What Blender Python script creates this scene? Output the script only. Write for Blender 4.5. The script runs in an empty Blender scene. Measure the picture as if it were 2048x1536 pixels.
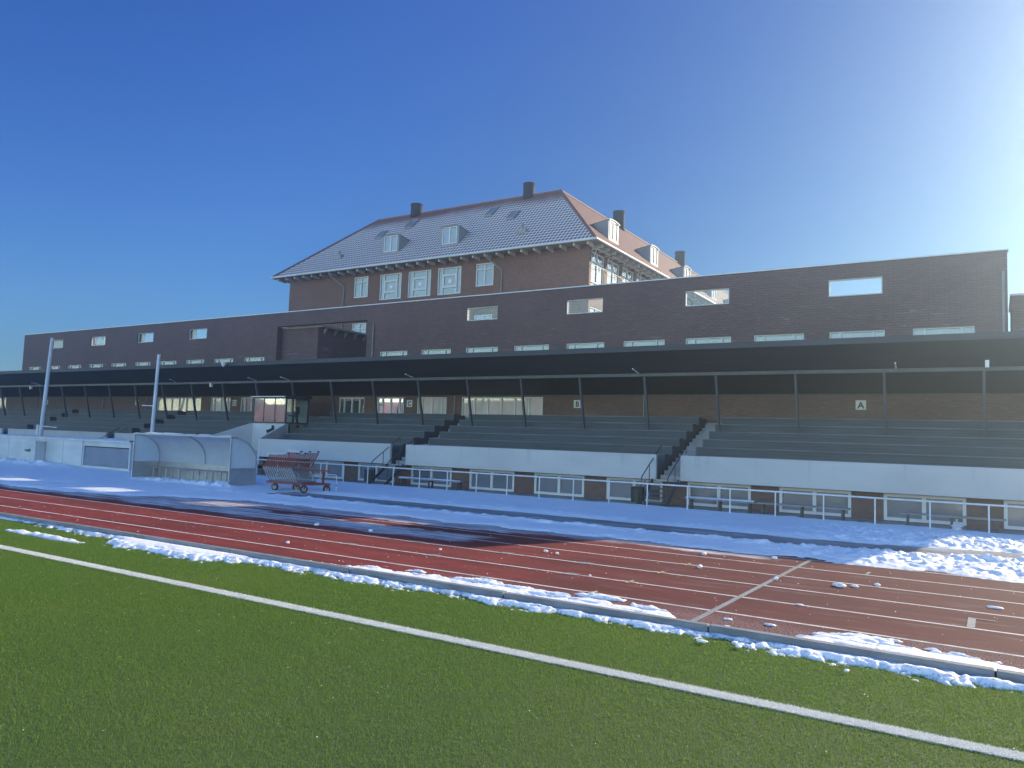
import bpy, math, random
import numpy as np
from mathutils import Vector, Matrix

random.seed(7)
RNG = np.random.default_rng(7)
SC = bpy.context.scene
COL = SC.collection
R = math.radians

# ------------------------------------------------------------------ camera
H = 2.12
cam = bpy.data.cameras.new('camera')
cam.sensor_width = 36.0
cam.lens = 1540.0 / 2048.0 * 36.0
cam.clip_end = 3000
cam_o = bpy.data.objects.new('camera', cam)
COL.objects.link(cam_o)
ROT = Matrix(((0.8473683473815827, 0.010686907554446323, 0.5308979881886238),
              (0.5298588484339949, -0.08268702117793579, -0.8440452933728855),
              (0.03487813917063469, 0.9965182620181339, -0.07572891701557287)))
cam_o.matrix_world = Matrix.Translation((0, 0, H)) @ ROT.to_4x4()
SC.camera = cam_o

# ------------------------------------------------------------------ sky, sun, exposure
AZ, EL = R(23.8), R(23.4)
world = bpy.data.worlds.new('World')
SC.world = world
world.use_nodes = True
wn = world.node_tree.nodes
sky = wn.new('ShaderNodeTexSky')
sky.sky_type = 'NISHITA'
sky.sun_disc = False
sky.sun_elevation = EL
sky.sun_rotation = AZ
sky.air_density = 1.0
sky.dust_density = 0.15
sky.ozone_density = 3.0
SKY = 0.09
wn['Background'].inputs['Strength'].default_value = SKY
_l = world.node_tree.links


def _wm(op, a, b=None, clamp=False):
    nd = wn.new('ShaderNodeMath')
    nd.operation = op
    nd.use_clamp = clamp
    for i, v in enumerate((a, b)):
        if v is None:
            continue
        if hasattr(v, 'is_linked'):
            _l.new(v, nd.inputs[i])
        else:
            nd.inputs[i].default_value = v
    return nd.outputs[0]


# deep clear-winter blue: a colour grade of the sky, with brightness added behind the camera to lift shade
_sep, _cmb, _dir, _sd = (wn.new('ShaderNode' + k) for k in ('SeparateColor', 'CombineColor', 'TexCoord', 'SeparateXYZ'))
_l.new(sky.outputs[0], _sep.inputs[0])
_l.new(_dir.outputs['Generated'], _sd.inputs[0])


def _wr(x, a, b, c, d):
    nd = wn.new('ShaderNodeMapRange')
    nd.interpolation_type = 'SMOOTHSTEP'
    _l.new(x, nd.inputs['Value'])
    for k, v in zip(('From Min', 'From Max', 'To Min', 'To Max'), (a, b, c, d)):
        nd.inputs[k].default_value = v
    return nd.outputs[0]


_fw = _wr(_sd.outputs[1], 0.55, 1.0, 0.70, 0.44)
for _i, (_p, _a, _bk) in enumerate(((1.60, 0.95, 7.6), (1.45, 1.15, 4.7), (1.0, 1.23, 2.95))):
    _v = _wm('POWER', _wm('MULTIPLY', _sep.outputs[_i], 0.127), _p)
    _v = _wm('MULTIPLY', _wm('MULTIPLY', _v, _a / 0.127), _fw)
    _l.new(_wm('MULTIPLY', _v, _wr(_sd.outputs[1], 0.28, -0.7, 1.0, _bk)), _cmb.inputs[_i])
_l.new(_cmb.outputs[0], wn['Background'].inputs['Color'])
sl = bpy.data.lights.new('sun', 'SUN')
sl.energy = 5.0
sl.angle = R(0.5)
sl.color = (1.0, 0.87, 0.66)
sun = bpy.data.objects.new('sun', sl)
COL.objects.link(sun)
SDIR = Vector((math.sin(AZ) * math.cos(EL), math.cos(AZ) * math.cos(EL), math.sin(EL)))
sun.rotation_euler = SDIR.to_track_quat('Z', 'Y').to_euler()
vs = SC.view_settings
vs.view_transform = 'Standard'
vs.look = 'None'
vs.gamma = 1.0
vs.use_curve_mapping = False
vs.exposure = 0.98


# ------------------------------------------------------------------ helpers
def tag(o, label=None, cat=None, group=None, kind=None):
    if label:
        o['label'] = label
    if cat:
        o['category'] = cat
    if group:
        o['group'] = group
    if kind:
        o['kind'] = kind
    return o


def thing(name, label, cat, loc=(0, 0, 0), group=None):
    o = bpy.data.objects.new(name, None)
    o.empty_display_size = 0.3
    o.location = loc
    COL.objects.link(o)
    return tag(o, label, cat, group)


def origin_of(o):
    v = Vector((0, 0, 0))
    while o is not None:
        v += o.location
        o = o.parent
    return v


class Fr:
    """a frame on a wall: u along it, v up, n out of it"""
    def __init__(s, o, eu, en):
        s.o, s.eu, s.en = Vector(o), Vector(eu), Vector(en)

    def p(s, u, v, n=0.0):
        return s.o + s.eu * u + s.en * n + Vector((0, 0, v))


def front(y, x=0.0):
    return Fr((x, y, 0), (1, 0, 0), (0, -1, 0))


def right(x, y=0.0):
    return Fr((x, y, 0), (0, 1, 0), (1, 0, 0))


class MB:
    def __init__(s):
        s.v, s.f, s.mi, s.sm, s.m = [], [], [], [], 0

    def add(s, vs_, fs, smooth=False):
        b = len(s.v)
        s.v.extend(tuple(p) for p in vs_)
        for f in fs:
            s.f.append(tuple(b + i for i in f))
            s.mi.append(s.m)
            s.sm.append(smooth)
        return s

    def quad(s, *p):
        return s.add(p, [tuple(range(len(p)))])

    def box(s, x0, x1, y0, y1, z0, z1):
        P = [(x0, y0, z0), (x1, y0, z0), (x1, y1, z0), (x0, y1, z0), (x0, y0, z1), (x1, y0, z1), (x1, y1, z1), (x0, y1, z1)]
        return s.add(P, [(0, 3, 2, 1), (4, 5, 6, 7), (0, 1, 5, 4), (1, 2, 6, 5), (2, 3, 7, 6), (3, 0, 4, 7)])

    def fbox(s, fr, u0, u1, v0, v1, n0, n1):
        P = [fr.p(u0, v0, n1), fr.p(u1, v0, n1), fr.p(u1, v0, n0), fr.p(u0, v0, n0),
             fr.p(u0, v1, n1), fr.p(u1, v1, n1), fr.p(u1, v1, n0), fr.p(u0, v1, n0)]
        return s.add(P, [(0, 3, 2, 1), (4, 5, 6, 7), (0, 1, 5, 4), (1, 2, 6, 5), (2, 3, 7, 6), (3, 0, 4, 7)])

    def bar(s, p0, p1, w, h=None, up=(0, 0, 1)):
        """square bar from p0 to p1"""
        h = h or w
        p0, p1 = Vector(p0), Vector(p1)
        d = (p1 - p0).normalized()
        a = d.cross(Vector(up))
        if a.length < 1e-4:
            a = d.cross(Vector((1, 0, 0)))
        a.normalize()
        b = a.cross(d)
        P = [q + a * (sx * w / 2) + b * (sy * h / 2) for q in (p0, p1) for sx, sy in ((-1, -1), (1, -1), (1, 1), (-1, 1))]
        return s.add(P, [(0, 1, 2, 3), (7, 6, 5, 4), (0, 4, 5, 1), (1, 5, 6, 2), (2, 6, 7, 3), (3, 7, 4, 0)])

    def tube(s, pts, r, n=10, r2=None, cap=True):
        pts = [Vector(p) for p in pts]
        rings = []
        for i, p in enumerate(pts):
            d = (pts[min(i + 1, len(pts) - 1)] - pts[max(i - 1, 0)]).normalized()
            a = d.cross(Vector((0, 0, 1)))
            if a.length < 1e-3:
                a = d.cross(Vector((1, 0, 0)))
            a.normalize()
            b = a.cross(d)
            t = i / max(1, len(pts) - 1)
            rr = r + ((r2 if r2 is not None else r) - r) * t
            rings.append([p + a * (rr * math.cos(2 * math.pi * k / n)) + b * (rr * math.sin(2 * math.pi * k / n)) for k in range(n)])
        V = [q for ring in rings for q in ring]
        F = []
        for i in range(len(rings) - 1):
            for k in range(n):
                k2 = (k + 1) % n
                F.append((i * n + k, i * n + k2, (i + 1) * n + k2, (i + 1) * n + k))
        s.add(V, F, True)
        if cap:
            s.add(rings[0], [tuple(range(n))][::-1])
            s.add(rings[-1], [tuple(range(n))])
        return s

    def prism(s, poly, e):
        """polygon (3D points) extruded by vector e"""
        e = Vector(e)
        n = len(poly)
        V = [Vector(p) for p in poly] + [Vector(p) + e for p in poly]
        F = [tuple(range(n))[::-1], tuple(range(n, 2 * n))] + [(i, (i + 1) % n, n + (i + 1) % n, n + i) for i in range(n)]
        return s.add(V, F)

    def build(s, name, mats, parent=None, bevel=0):
        me = bpy.data.meshes.new(name)
        off = origin_of(parent) if parent is not None else Vector((0, 0, 0))
        me.from_pydata([(p[0] - off.x, p[1] - off.y, p[2] - off.z) for p in s.v], [], s.f)
        for m in (mats if isinstance(mats, (list, tuple)) else [mats]):
            me.materials.append(m)
        me.polygons.foreach_set('material_index', s.mi)
        me.polygons.foreach_set('use_smooth', s.sm)
        me.update()
        o = bpy.data.objects.new(name, me)
        COL.objects.link(o)
        if parent is not None:
            o.parent = parent
        if bevel:
            b = o.modifiers.new('bevel', 'BEVEL')
            b.width = bevel
            b.segments = 2
            b.limit_method = 'ANGLE'
        return o


def recentre(o):
    """put the origin of a single-mesh thing at its base"""
    me = o.data
    co = np.empty(len(me.vertices) * 3)
    me.vertices.foreach_get('co', co)
    co = co.reshape(-1, 3)
    c = (co.min(0) + co.max(0)) / 2
    c[2] = co[:, 2].min()
    me.vertices.foreach_set('co', (co - c).ravel())
    me.update()
    o.location = c
    return o


# ------------------------------------------------------------------ numpy noise
def _hash(ix, iy, seed):
    h = (ix * 374761393 + iy * 668265263 + seed * 974634777) & 0xFFFFFFFF
    h = ((h ^ (h >> 13)) * 1274126177) & 0xFFFFFFFF
    h = h ^ (h >> 16)
    return (h & 0xFFFF) / 65535.0


def vnoise(x, y, seed=0):
    ix, iy = np.floor(x).astype(np.int64), np.floor(y).astype(np.int64)
    fx, fy = x - ix, y - iy
    fx, fy = fx * fx * fx * (fx * (fx * 6 - 15) + 10), fy * fy * fy * (fy * (fy * 6 - 15) + 10)
    a, b = _hash(ix, iy, seed), _hash(ix + 1, iy, seed)
    c, d = _hash(ix, iy + 1, seed), _hash(ix + 1, iy + 1, seed)
    return (a + (b - a) * fx) * (1 - fy) + (c + (d - c) * fx) * fy


def fbm(x, y, seed=0, octv=4):
    t, a, n = 0.0, 0.5, 0.0
    for k in range(octv):
        t = t + a * vnoise(x * 2 ** k + 13.7 * k, y * 2 ** k + 7.3 * k, seed + k)
        n += a
        a *= 0.5
    return t / n


def sstep(a, b, x):
    t = np.clip((x - a) / (b - a), 0, 1)
    return t * t * (3 - 2 * t)


def heightfield(name, xs, ys, zf, mat, zmin=-0.012):
    X, Y = np.meshgrid(xs, ys)
    Z = zf(X, Y)
    nx, ny = len(xs), len(ys)
    idx = np.arange(nx * ny).reshape(ny, nx)
    q = np.stack([idx[:-1, :-1], idx[:-1, 1:], idx[1:, 1:], idx[1:, :-1]], -1).reshape(-1, 4)
    keep = Z.ravel()[q].max(1) > zmin
    q = q[keep]
    used = np.unique(q)
    remap = -np.ones(nx * ny, np.int64)
    remap[used] = np.arange(len(used))
    co = np.stack([X.ravel(), Y.ravel(), Z.ravel()], -1)[used]
    q = remap[q]
    me = bpy.data.meshes.new(name)
    me.vertices.add(len(co))
    me.vertices.foreach_set('co', co.ravel())
    me.loops.add(q.size)
    me.loops.foreach_set('vertex_index', q.ravel())
    me.polygons.add(len(q))
    me.polygons.foreach_set('loop_start', np.arange(0, q.size, 4))
    me.polygons.foreach_set('loop_total', np.full(len(q), 4))
    me.polygons.foreach_set('use_smooth', np.ones(len(q), bool))
    me.materials.append(mat)
    me.update(calc_edges=True)
    me.validate()
    o = bpy.data.objects.new(name, me)
    COL.objects.link(o)
    return o


# ------------------------------------------------------------------ materials
class NT:
    def __init__(s, name):
        s.mat = bpy.data.materials.new(name)
        s.mat.use_nodes = True
        s.t = s.mat.node_tree
        s.b = s.t.nodes['Principled BSDF']
        s.out = s.t.nodes['Material Output']
        s.tc = s.t.nodes.new('ShaderNodeTexCoord')
        s.obj = s.tc.outputs['Object']

    def n(s, typ, **kw):
        nd = s.t.nodes.new('ShaderNode' + typ)
        for k, v in kw.items():
            setattr(nd, k, v)
        return nd

    def link(s, a, b):
        s.t.links.new(a, b)

    def set(s, sock, v):
        if hasattr(v, 'links') or isinstance(v, bpy.types.NodeSocket):
            s.link(v, sock)
        else:
            sock.default_value = v

    def math(s, op, a, b=0.0, c=None, clamp=False):
        nd = s.n('Math', operation=op)
        nd.use_clamp = clamp
        s.set(nd.inputs[0], a)
        s.set(nd.inputs[1], b)
        if c is not None:
            s.set(nd.inputs[2], c)
        return nd.outputs[0]

    def smooth(s, a, b, x):
        nd = s.n('MapRange', interpolation_type='SMOOTHSTEP')
        s.set(nd.inputs['Value'], x)
        nd.inputs['From Min'].default_value = a
        nd.inputs['From Max'].default_value = b
        return nd.outputs[0]

    def mapping(s, scale=(1, 1, 1), vec=None, loc=(0, 0, 0)):
        nd = s.n('Mapping')
        s.link(vec or s.obj, nd.inputs[0])
        nd.inputs['Scale'].default_value = scale
        nd.inputs['Location'].default_value = loc
        return nd.outputs[0]

    def noise(s, scale, detail=4, vec=None, rough=0.6):
        nd = s.n('TexNoise')
        s.link(vec or s.obj, nd.inputs['Vector'])
        nd.inputs['Scale'].default_value = scale
        nd.inputs['Detail'].default_value = detail
        nd.inputs['Roughness'].default_value = rough
        return nd.outputs[0]

    def mix(s, f, a, b):
        nd = s.n('Mix', data_type='RGBA')
        s.set(nd.inputs[0], f)
        s.set(nd.inputs[6], a if not isinstance(a, tuple) else (*a[:3], 1))
        s.set(nd.inputs[7], b if not isinstance(b, tuple) else (*b[:3], 1))
        return nd.outputs[2]

    def xyz(s, vec=None):
        nd = s.n('SeparateXYZ')
        s.link(vec or s.obj, nd.inputs[0])
        return nd.outputs

    def combine(s, x, y, z):
        nd = s.n('CombineXYZ')
        for i, v in enumerate((x, y, z)):
            s.set(nd.inputs[i], v)
        return nd.outputs[0]

    def bump(s, h, strength=0.5, dist=0.01):
        nd = s.n('Bump')
        nd.inputs['Strength'].default_value = strength
        nd.inputs['Distance'].default_value = dist
        s.link(h, nd.inputs['Height'])
        s.link(nd.outputs[0], s.b.inputs['Normal'])

    def color(s, c):
        s.set(s.b.inputs['Base Color'], c if not isinstance(c, tuple) else (*c[:3], 1))

    def rough(s, r):
        s.set(s.b.inputs['Roughness'], r)


def M(name, col, rough=0.6, var=0.25, scale=3.0, bump=0.0, bscale=60, metal=0.0, stretch=(1, 1, 1), spec=0.5):
    t = NT(name)
    nz = t.noise(scale, 5, t.mapping(stretch))
    dark = tuple(c * (1 - var) for c in col)
    lite = tuple(min(1, c * (1 + var)) for c in col)
    t.color(t.mix(t.smooth(0.3, 0.7, nz), dark, lite))
    t.rough(rough)
    t.b.inputs['Metallic'].default_value = metal
    t.b.inputs['Specular IOR Level'].default_value = spec
    if bump:
        t.bump(t.noise(bscale, 4), bump, 0.01)
    return t.mat


def brick(name, c1, c2, mortar, row=0.085, width=0.24, stain=0.0, bump=0.7):
    t = NT(name)
    x, y, z = t.xyz()
    vec = t.combine(t.math('ADD', x, y), z, 0.0)
    b = t.n('TexBrick')
    t.link(vec, b.inputs['Vector'])
    b.inputs['Scale'].default_value = 1.0
    b.inputs['Brick Width'].default_value = width
    b.inputs['Row Height'].default_value = row
    b.inputs['Mortar Size'].default_value = 0.011
    b.inputs['Mortar Smooth'].default_value = 0.3
    b.inputs['Color1'].default_value = (*c1, 1)
    b.inputs['Color2'].default_value = (*c2, 1)
    b.inputs['Mortar'].default_value = (*mortar, 1)
    big = t.noise(0.35, 5)
    c = t.mix(t.math('MULTIPLY', t.smooth(0.35, 0.75, big), 0.45), b.outputs['Color'], tuple(v * 0.55 for v in c1))
    fine = t.noise(9, 4, t.mapping((0.3, 0.3, 2.0)))
    c = t.mix(t.math('MULTIPLY', t.smooth(0.5, 0.8, fine), 0.35), c, tuple(min(1, v * 1.9) for v in c2))
    if stain:
        st = t.noise(2.6, 7, t.mapping((0.4, 0.4, 2.4)), 0.72)
        lim = t.math('MULTIPLY', t.smooth(8.6, 7.6, z), t.smooth(0.55, 0.75, st))
        c = t.mix(t.math('MULTIPLY', lim, stain), c, (0.34, 0.32, 0.33))
    t.color(c)
    t.rough(0.75)
    t.bump(t.math('SUBTRACT', 1.0, b.outputs['Fac']), bump, 0.012)
    return t.mat


m_brick_dark = brick('dark brick', (0.125, 0.068, 0.064), (0.160, 0.086, 0.078), (0.060, 0.038, 0.037), 0.105, 0.36, 0.8, 0.6)
m_brick_school = brick('school brick', (0.165, 0.075, 0.052), (0.235, 0.11, 0.075), (0.12, 0.085, 0.07), 0.08, 0.24, 0.0, 0.5)
m_brick_stand = brick('stand brick', (0.135, 0.074, 0.058), (0.185, 0.105, 0.080), (0.14, 0.10, 0.085), 0.08, 0.24, 0.0, 0.6)
m_white_conc = M('painted concrete', (0.54, 0.54, 0.53), 0.65, 0.07, 0.7, 0.15, 18, stretch=(0.6, 1, 2))
def parapet_mat():
    t = NT('painted concrete parapet')
    big = t.noise(0.5, 5, t.mapping((0.6, 1, 1.5)))
    c = t.mix(t.smooth(0.3, 0.7, big), (0.43, 0.43, 0.42), (0.50, 0.50, 0.49))
    x, y, z = t.xyz()
    drip = t.noise(2.2, 5, t.mapping((1.6, 1, 0.12)))
    top = t.smooth(0.9, 1.9, z)
    c = t.mix(t.math('MULTIPLY', t.math('MULTIPLY', t.smooth(0.55, 0.75, drip), top), 0.45), c, (0.27, 0.27, 0.26))
    c = t.mix(t.math('MULTIPLY', t.smooth(0.56, 0.66, t.noise(5, 6)), 0.15), c, (0.40, 0.38, 0.36))
    t.color(c)
    t.rough(0.65)
    t.bump(t.noise(25, 4), 0.15, 0.01)
    return t.mat


m_parapet = parapet_mat()
m_conc = M('concrete', (0.36, 0.35, 0.34), 0.85, 0.2, 1.5, 0.3, 40)
m_kerb = M('kerb concrete', (0.19, 0.20, 0.21), 0.8, 0.22, 2.5, 0.4, 70, stretch=(1, 4, 4))
m_dark_steel = M('dark painted steel', (0.045, 0.05, 0.055), 0.5, 0.2, 2)
m_grey_steel = M('grey painted steel', (0.062, 0.066, 0.072), 0.5, 0.2, 2)
m_fascia = M('dark fascia boards', (0.034, 0.037, 0.044), 0.6, 0.25, 1.2, stretch=(0.3, 2, 2))
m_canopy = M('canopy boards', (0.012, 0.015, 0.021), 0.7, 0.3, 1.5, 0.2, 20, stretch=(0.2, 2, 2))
m_seat = M('slatted seat boards', (0.046, 0.062, 0.078), 0.6, 0.25, 2.0, 0.15, 30, stretch=(0.3, 3, 3))
m_nosing = M('paler seat edge', (0.115, 0.13, 0.14), 0.6, 0.3, 1.5, stretch=(0.4, 2, 2))
m_white_frame = M('white window frame', (0.60, 0.60, 0.585), 0.45, 0.06, 2)
m_grey_frame = M('silver window frame', (0.50, 0.51, 0.50), 0.4, 0.08, 2)
m_bracket = M('grey painted timber', (0.50, 0.49, 0.47), 0.6, 0.12, 2)
m_zinc = M('zinc cladding', (0.24, 0.24, 0.235), 0.5, 0.12, 1.2, 0.1, 8)
m_coping = M('pale metal coping', (0.62, 0.63, 0.63), 0.4, 0.08, 1)
m_black = M('black', (0.02, 0.02, 0.022), 0.6, 0.2, 4)
m_alu = M('aluminium', (0.46, 0.47, 0.47), 0.38, 0.1, 3, metal=0.6)
m_rail = M('galvanised rail', (0.62, 0.64, 0.66), 0.45, 0.1, 3, metal=0.2)
m_pole = M('grey coated pole', (0.58, 0.60, 0.62), 0.5, 0.12, 1.5, stretch=(1, 1, 0.4))
m_red = M('red paint', (0.20, 0.028, 0.025), 0.5, 0.25, 5)
m_hgrey = M('hurdle steel', (0.25, 0.265, 0.28), 0.45, 0.12, 4, metal=0.3)
m_white = M('white plastic', (0.78, 0.78, 0.78), 0.45, 0.05, 3)
m_box = M('off white sheet panels', (0.52, 0.55, 0.55), 0.55, 0.12, 0.9, 0.08, 6, stretch=(0.5, 1, 1.5))
m_bluepanel = M('slate blue shutter', (0.16, 0.20, 0.27), 0.5, 0.12, 1.0)
m_bin = M('dark green bin', (0.03, 0.036, 0.03), 0.5, 0.2, 4)
m_wood = M('weathered bench plank', (0.22, 0.21, 0.20), 0.7, 0.25, 3, 0.2, 30, stretch=(0.3, 4, 4))
m_soot = M('sooty chimney casing', (0.018, 0.018, 0.02), 0.8, 0.3, 2, spec=0.2)
m_rubber = M('rubber', (0.025, 0.025, 0.027), 0.8, 0.2, 6)
m_rim = M('wheel rim', (0.34, 0.33, 0.31), 0.5, 0.15, 6)
m_stone = M('pale stone', (0.5, 0.5, 0.48), 0.8, 0.15, 3)
m_interior = M('pale interior wall', (0.78, 0.80, 0.77), 0.8, 0.05, 1)
m_blind = M('closed white blind', (0.55, 0.54, 0.50), 0.6, 0.08, 1.5, stretch=(3, 3, 0.5))
m_tileplain = M('ridge tile', (0.16, 0.06, 0.045), 0.7, 0.25, 4)
m_ink = M('sign lettering', (0.035, 0.04, 0.05), 0.5, 0.1, 3)
m_sign = M('sign board', (0.62, 0.64, 0.64), 0.5, 0.05, 3)
m_yellow = M('worn yellow paint', (0.55, 0.48, 0.25), 0.7, 0.2, 20)
m_greymark = M('worn grey paint', (0.23, 0.24, 0.24), 0.7, 0.3, 25)


def glass(name, base, refl=0.25, rough=0.03):
    """window glass with a room, blind or dark behind it"""
    t = NT(name)
    t.color(t.mix(t.smooth(0.3, 0.7, t.noise(0.8, 3)), tuple(c * 0.85 for c in base), tuple(c * 1.1 for c in base)))
    t.rough(0.6)
    g = t.n('BsdfGlossy')
    g.inputs['Roughness'].default_value = rough
    g.inputs['Color'].default_value = (0.95, 0.97, 1, 1)
    lw = t.n('LayerWeight')
    lw.inputs['Blend'].default_value = 0.25
    f = t.math('ADD', t.math('MULTIPLY', lw.outputs['Fresnel'], 0.6), refl, clamp=True)
    mx = t.n('MixShader')
    t.link(f, mx.inputs[0])
    t.link(t.b.outputs[0], mx.inputs[1])
    t.link(g.outputs[0], mx.inputs[2])
    t.link(mx.outputs[0], t.out.inputs[0])
    return t.mat


def clear_glass(name, refl=0.06, tint=(0.93, 0.96, 0.97)):
    t = NT(name)
    tr = t.n('BsdfTransparent')
    tr.inputs[0].default_value = (*tint, 1)
    g = t.n('BsdfGlossy')
    g.inputs['Roughness'].default_value = 0.02
    lw = t.n('LayerWeight')
    lw.inputs['Blend'].default_value = 0.2
    f = t.math('ADD', t.math('MULTIPLY', lw.outputs['Fresnel'], 0.5), refl, clamp=True)
    mx = t.n('MixShader')
    t.link(f, mx.inputs[0])
    t.link(tr.outputs[0], mx.inputs[1])
    t.link(g.outputs[0], mx.inputs[2])
    t.link(mx.outputs[0], t.out.inputs[0])
    return t.mat


g_pale = glass('pale window glass', (0.20, 0.22, 0.245), 0.075)
g_dark = glass('dark window glass', (0.05, 0.06, 0.07), 0.22)
g_room = glass('cellar window glass', (0.10, 0.11, 0.125), 0.10, 0.12)
g_blind = glass('glass over blinds', (0.50, 0.49, 0.45), 0.12)
g_mirror = glass('mirroring glass', (0.06, 0.06, 0.06), 0.72, 0.015)
g_clear = clear_glass('clear glass')
g_front = clear_glass('reflecting clear glass', 0.55, (0.8, 0.85, 0.85))
g_side = clear_glass('greenish clear glass', 0.16, (0.75, 0.84, 0.82))


def acrylic():
    t = NT('frosted acrylic')
    nz = t.noise(1.2, 5)
    t.color(t.mix(t.smooth(0.35, 0.7, nz), (0.55, 0.60, 0.62), (0.68, 0.72, 0.73)))
    t.rough(0.3)
    tl = t.n('BsdfTranslucent')
    tl.inputs[0].default_value = (0.62, 0.68, 0.70, 1)
    mx = t.n('MixShader')
    mx.inputs[0].default_value = 0.45
    t.link(t.b.outputs[0], mx.inputs[1])
    t.link(tl.outputs[0], mx.inputs[2])
    t.link(mx.outputs[0], t.out.inputs[0])
    return t.mat


m_acrylic = acrylic()


def snow_mat(name, bump=0.5, tint=(0.86, 0.88, 0.90)):
    t = NT(name)
    t.color(t.mix(t.smooth(0.3, 0.7, t.noise(1.3, 5)), tuple(c * 0.94 for c in tint), tint))
    t.rough(0.55)
    t.b.inputs['Subsurface Weight'].default_value = 0.0
    h = t.math('ADD', t.noise(14, 5), t.math('MULTIPLY', t.noise(70, 3), 0.35))
    t.bump(h, bump, 0.03)
    return t.mat


m_snow = snow_mat('snow')
m_snow_clod = snow_mat('snow clods', 0.35)
def grit(mat):
    nt = mat.node_tree
    b = nt.nodes['Principled BSDF']
    src = b.inputs['Base Color'].links[0].from_socket
    tc, mpz = nt.nodes.new('ShaderNodeNewGeometry'), nt.nodes.new('ShaderNodeSeparateXYZ')
    nt.links.new(tc.outputs['Position'], mpz.inputs[0])
    nz, nz2 = nt.nodes.new('ShaderNodeTexNoise'), nt.nodes.new('ShaderNodeTexNoise')
    for q, sc in ((nz, 38), (nz2, 3)):
        nt.links.new(tc.outputs['Position'], q.inputs['Vector'])
        q.inputs['Scale'].default_value = sc
        q.inputs['Detail'].default_value = 4
    ad = nt.nodes.new('ShaderNodeMath')
    ad.operation = 'MULTIPLY_ADD'
    nt.links.new(nz2.outputs[0], ad.inputs[0])
    ad.inputs[1].default_value = 0.45
    nt.links.new(nz.outputs[0], ad.inputs[2])
    mr = nt.nodes.new('ShaderNodeMapRange')
    nt.links.new(ad.outputs[0], mr.inputs['Value'])
    for k, v in zip(('From Min', 'From Max', 'To Min', 'To Max'), (0.80, 0.92, 0.0, 0.75)):
        mr.inputs[k].default_value = v
    mx = nt.nodes.new('ShaderNodeMix')
    mx.data_type = 'RGBA'
    nt.links.new(mr.outputs[0], mx.inputs[0])
    nt.links.new(src, mx.inputs[6])
    mx.inputs[7].default_value = (0.27, 0.235, 0.21, 1)
    nt.links.new(mx.outputs[2], b.inputs['Base Color'])


grit(m_snow_clod)
_b = m_snow_clod.node_tree.nodes['Principled BSDF']       # light seeps through the small lumps
_b.inputs['Subsurface Weight'].default_value = 0.85
_b.inputs['Subsurface Radius'].default_value = (1.0, 1.0, 1.1)
_b.inputs['Subsurface Scale'].default_value = 0.05


def turf_mat():
    t = NT('turf backing')
    c = t.mix(t.smooth(0.3, 0.7, t.noise(0.5, 4)), (0.050, 0.086, 0.018), (0.064, 0.105, 0.022))
    c = t.mix(t.smooth(0.45, 0.75, t.noise(90, 3)), c, (0.018, 0.032, 0.009))
    t.color(c)
    t.rough(0.8)
    t.bump(t.noise(120, 3), 0.7, 0.02)
    return t.mat


def blade_mat(name, a, b, c3, tr=0.35):
    t = NT(name)
    oi = t.n('Attribute')
    oi.attribute_name = 'tone'
    f = oi.outputs['Fac']
    big = t.noise(0.45, 4)
    c = t.mix(f, a, b)
    c = t.mix(t.math('MULTIPLY', t.smooth(0.45, 0.75, big), 0.5), c, c3)
    t.color(c)
    t.rough(0.6)
    t.b.inputs['Specular IOR Level'].default_value = 0.2
    tl = t.n('BsdfTranslucent')
    t.link(c, tl.inputs[0])
    mx = t.n('MixShader')
    mx.inputs[0].default_value = tr
    t.link(t.b.outputs[0], mx.inputs[1])
    t.link(tl.outputs[0], mx.inputs[2])
    t.link(mx.outputs[0], t.out.inputs[0])
    return t.mat


m_linebase = M('white turf backing', (0.80, 0.80, 0.77), 0.8, 0.12, 30, 0.5, 90)
m_turf = turf_mat()
m_blade = blade_mat('artificial grass blades', (0.098, 0.176, 0.029), (0.193, 0.305, 0.055), (0.195, 0.265, 0.052), 0.5)
m_blade_w = blade_mat('white turf fibres', (0.62, 0.62, 0.58), (0.85, 0.85, 0.82), (0.7, 0.7, 0.66), 0.25)


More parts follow.
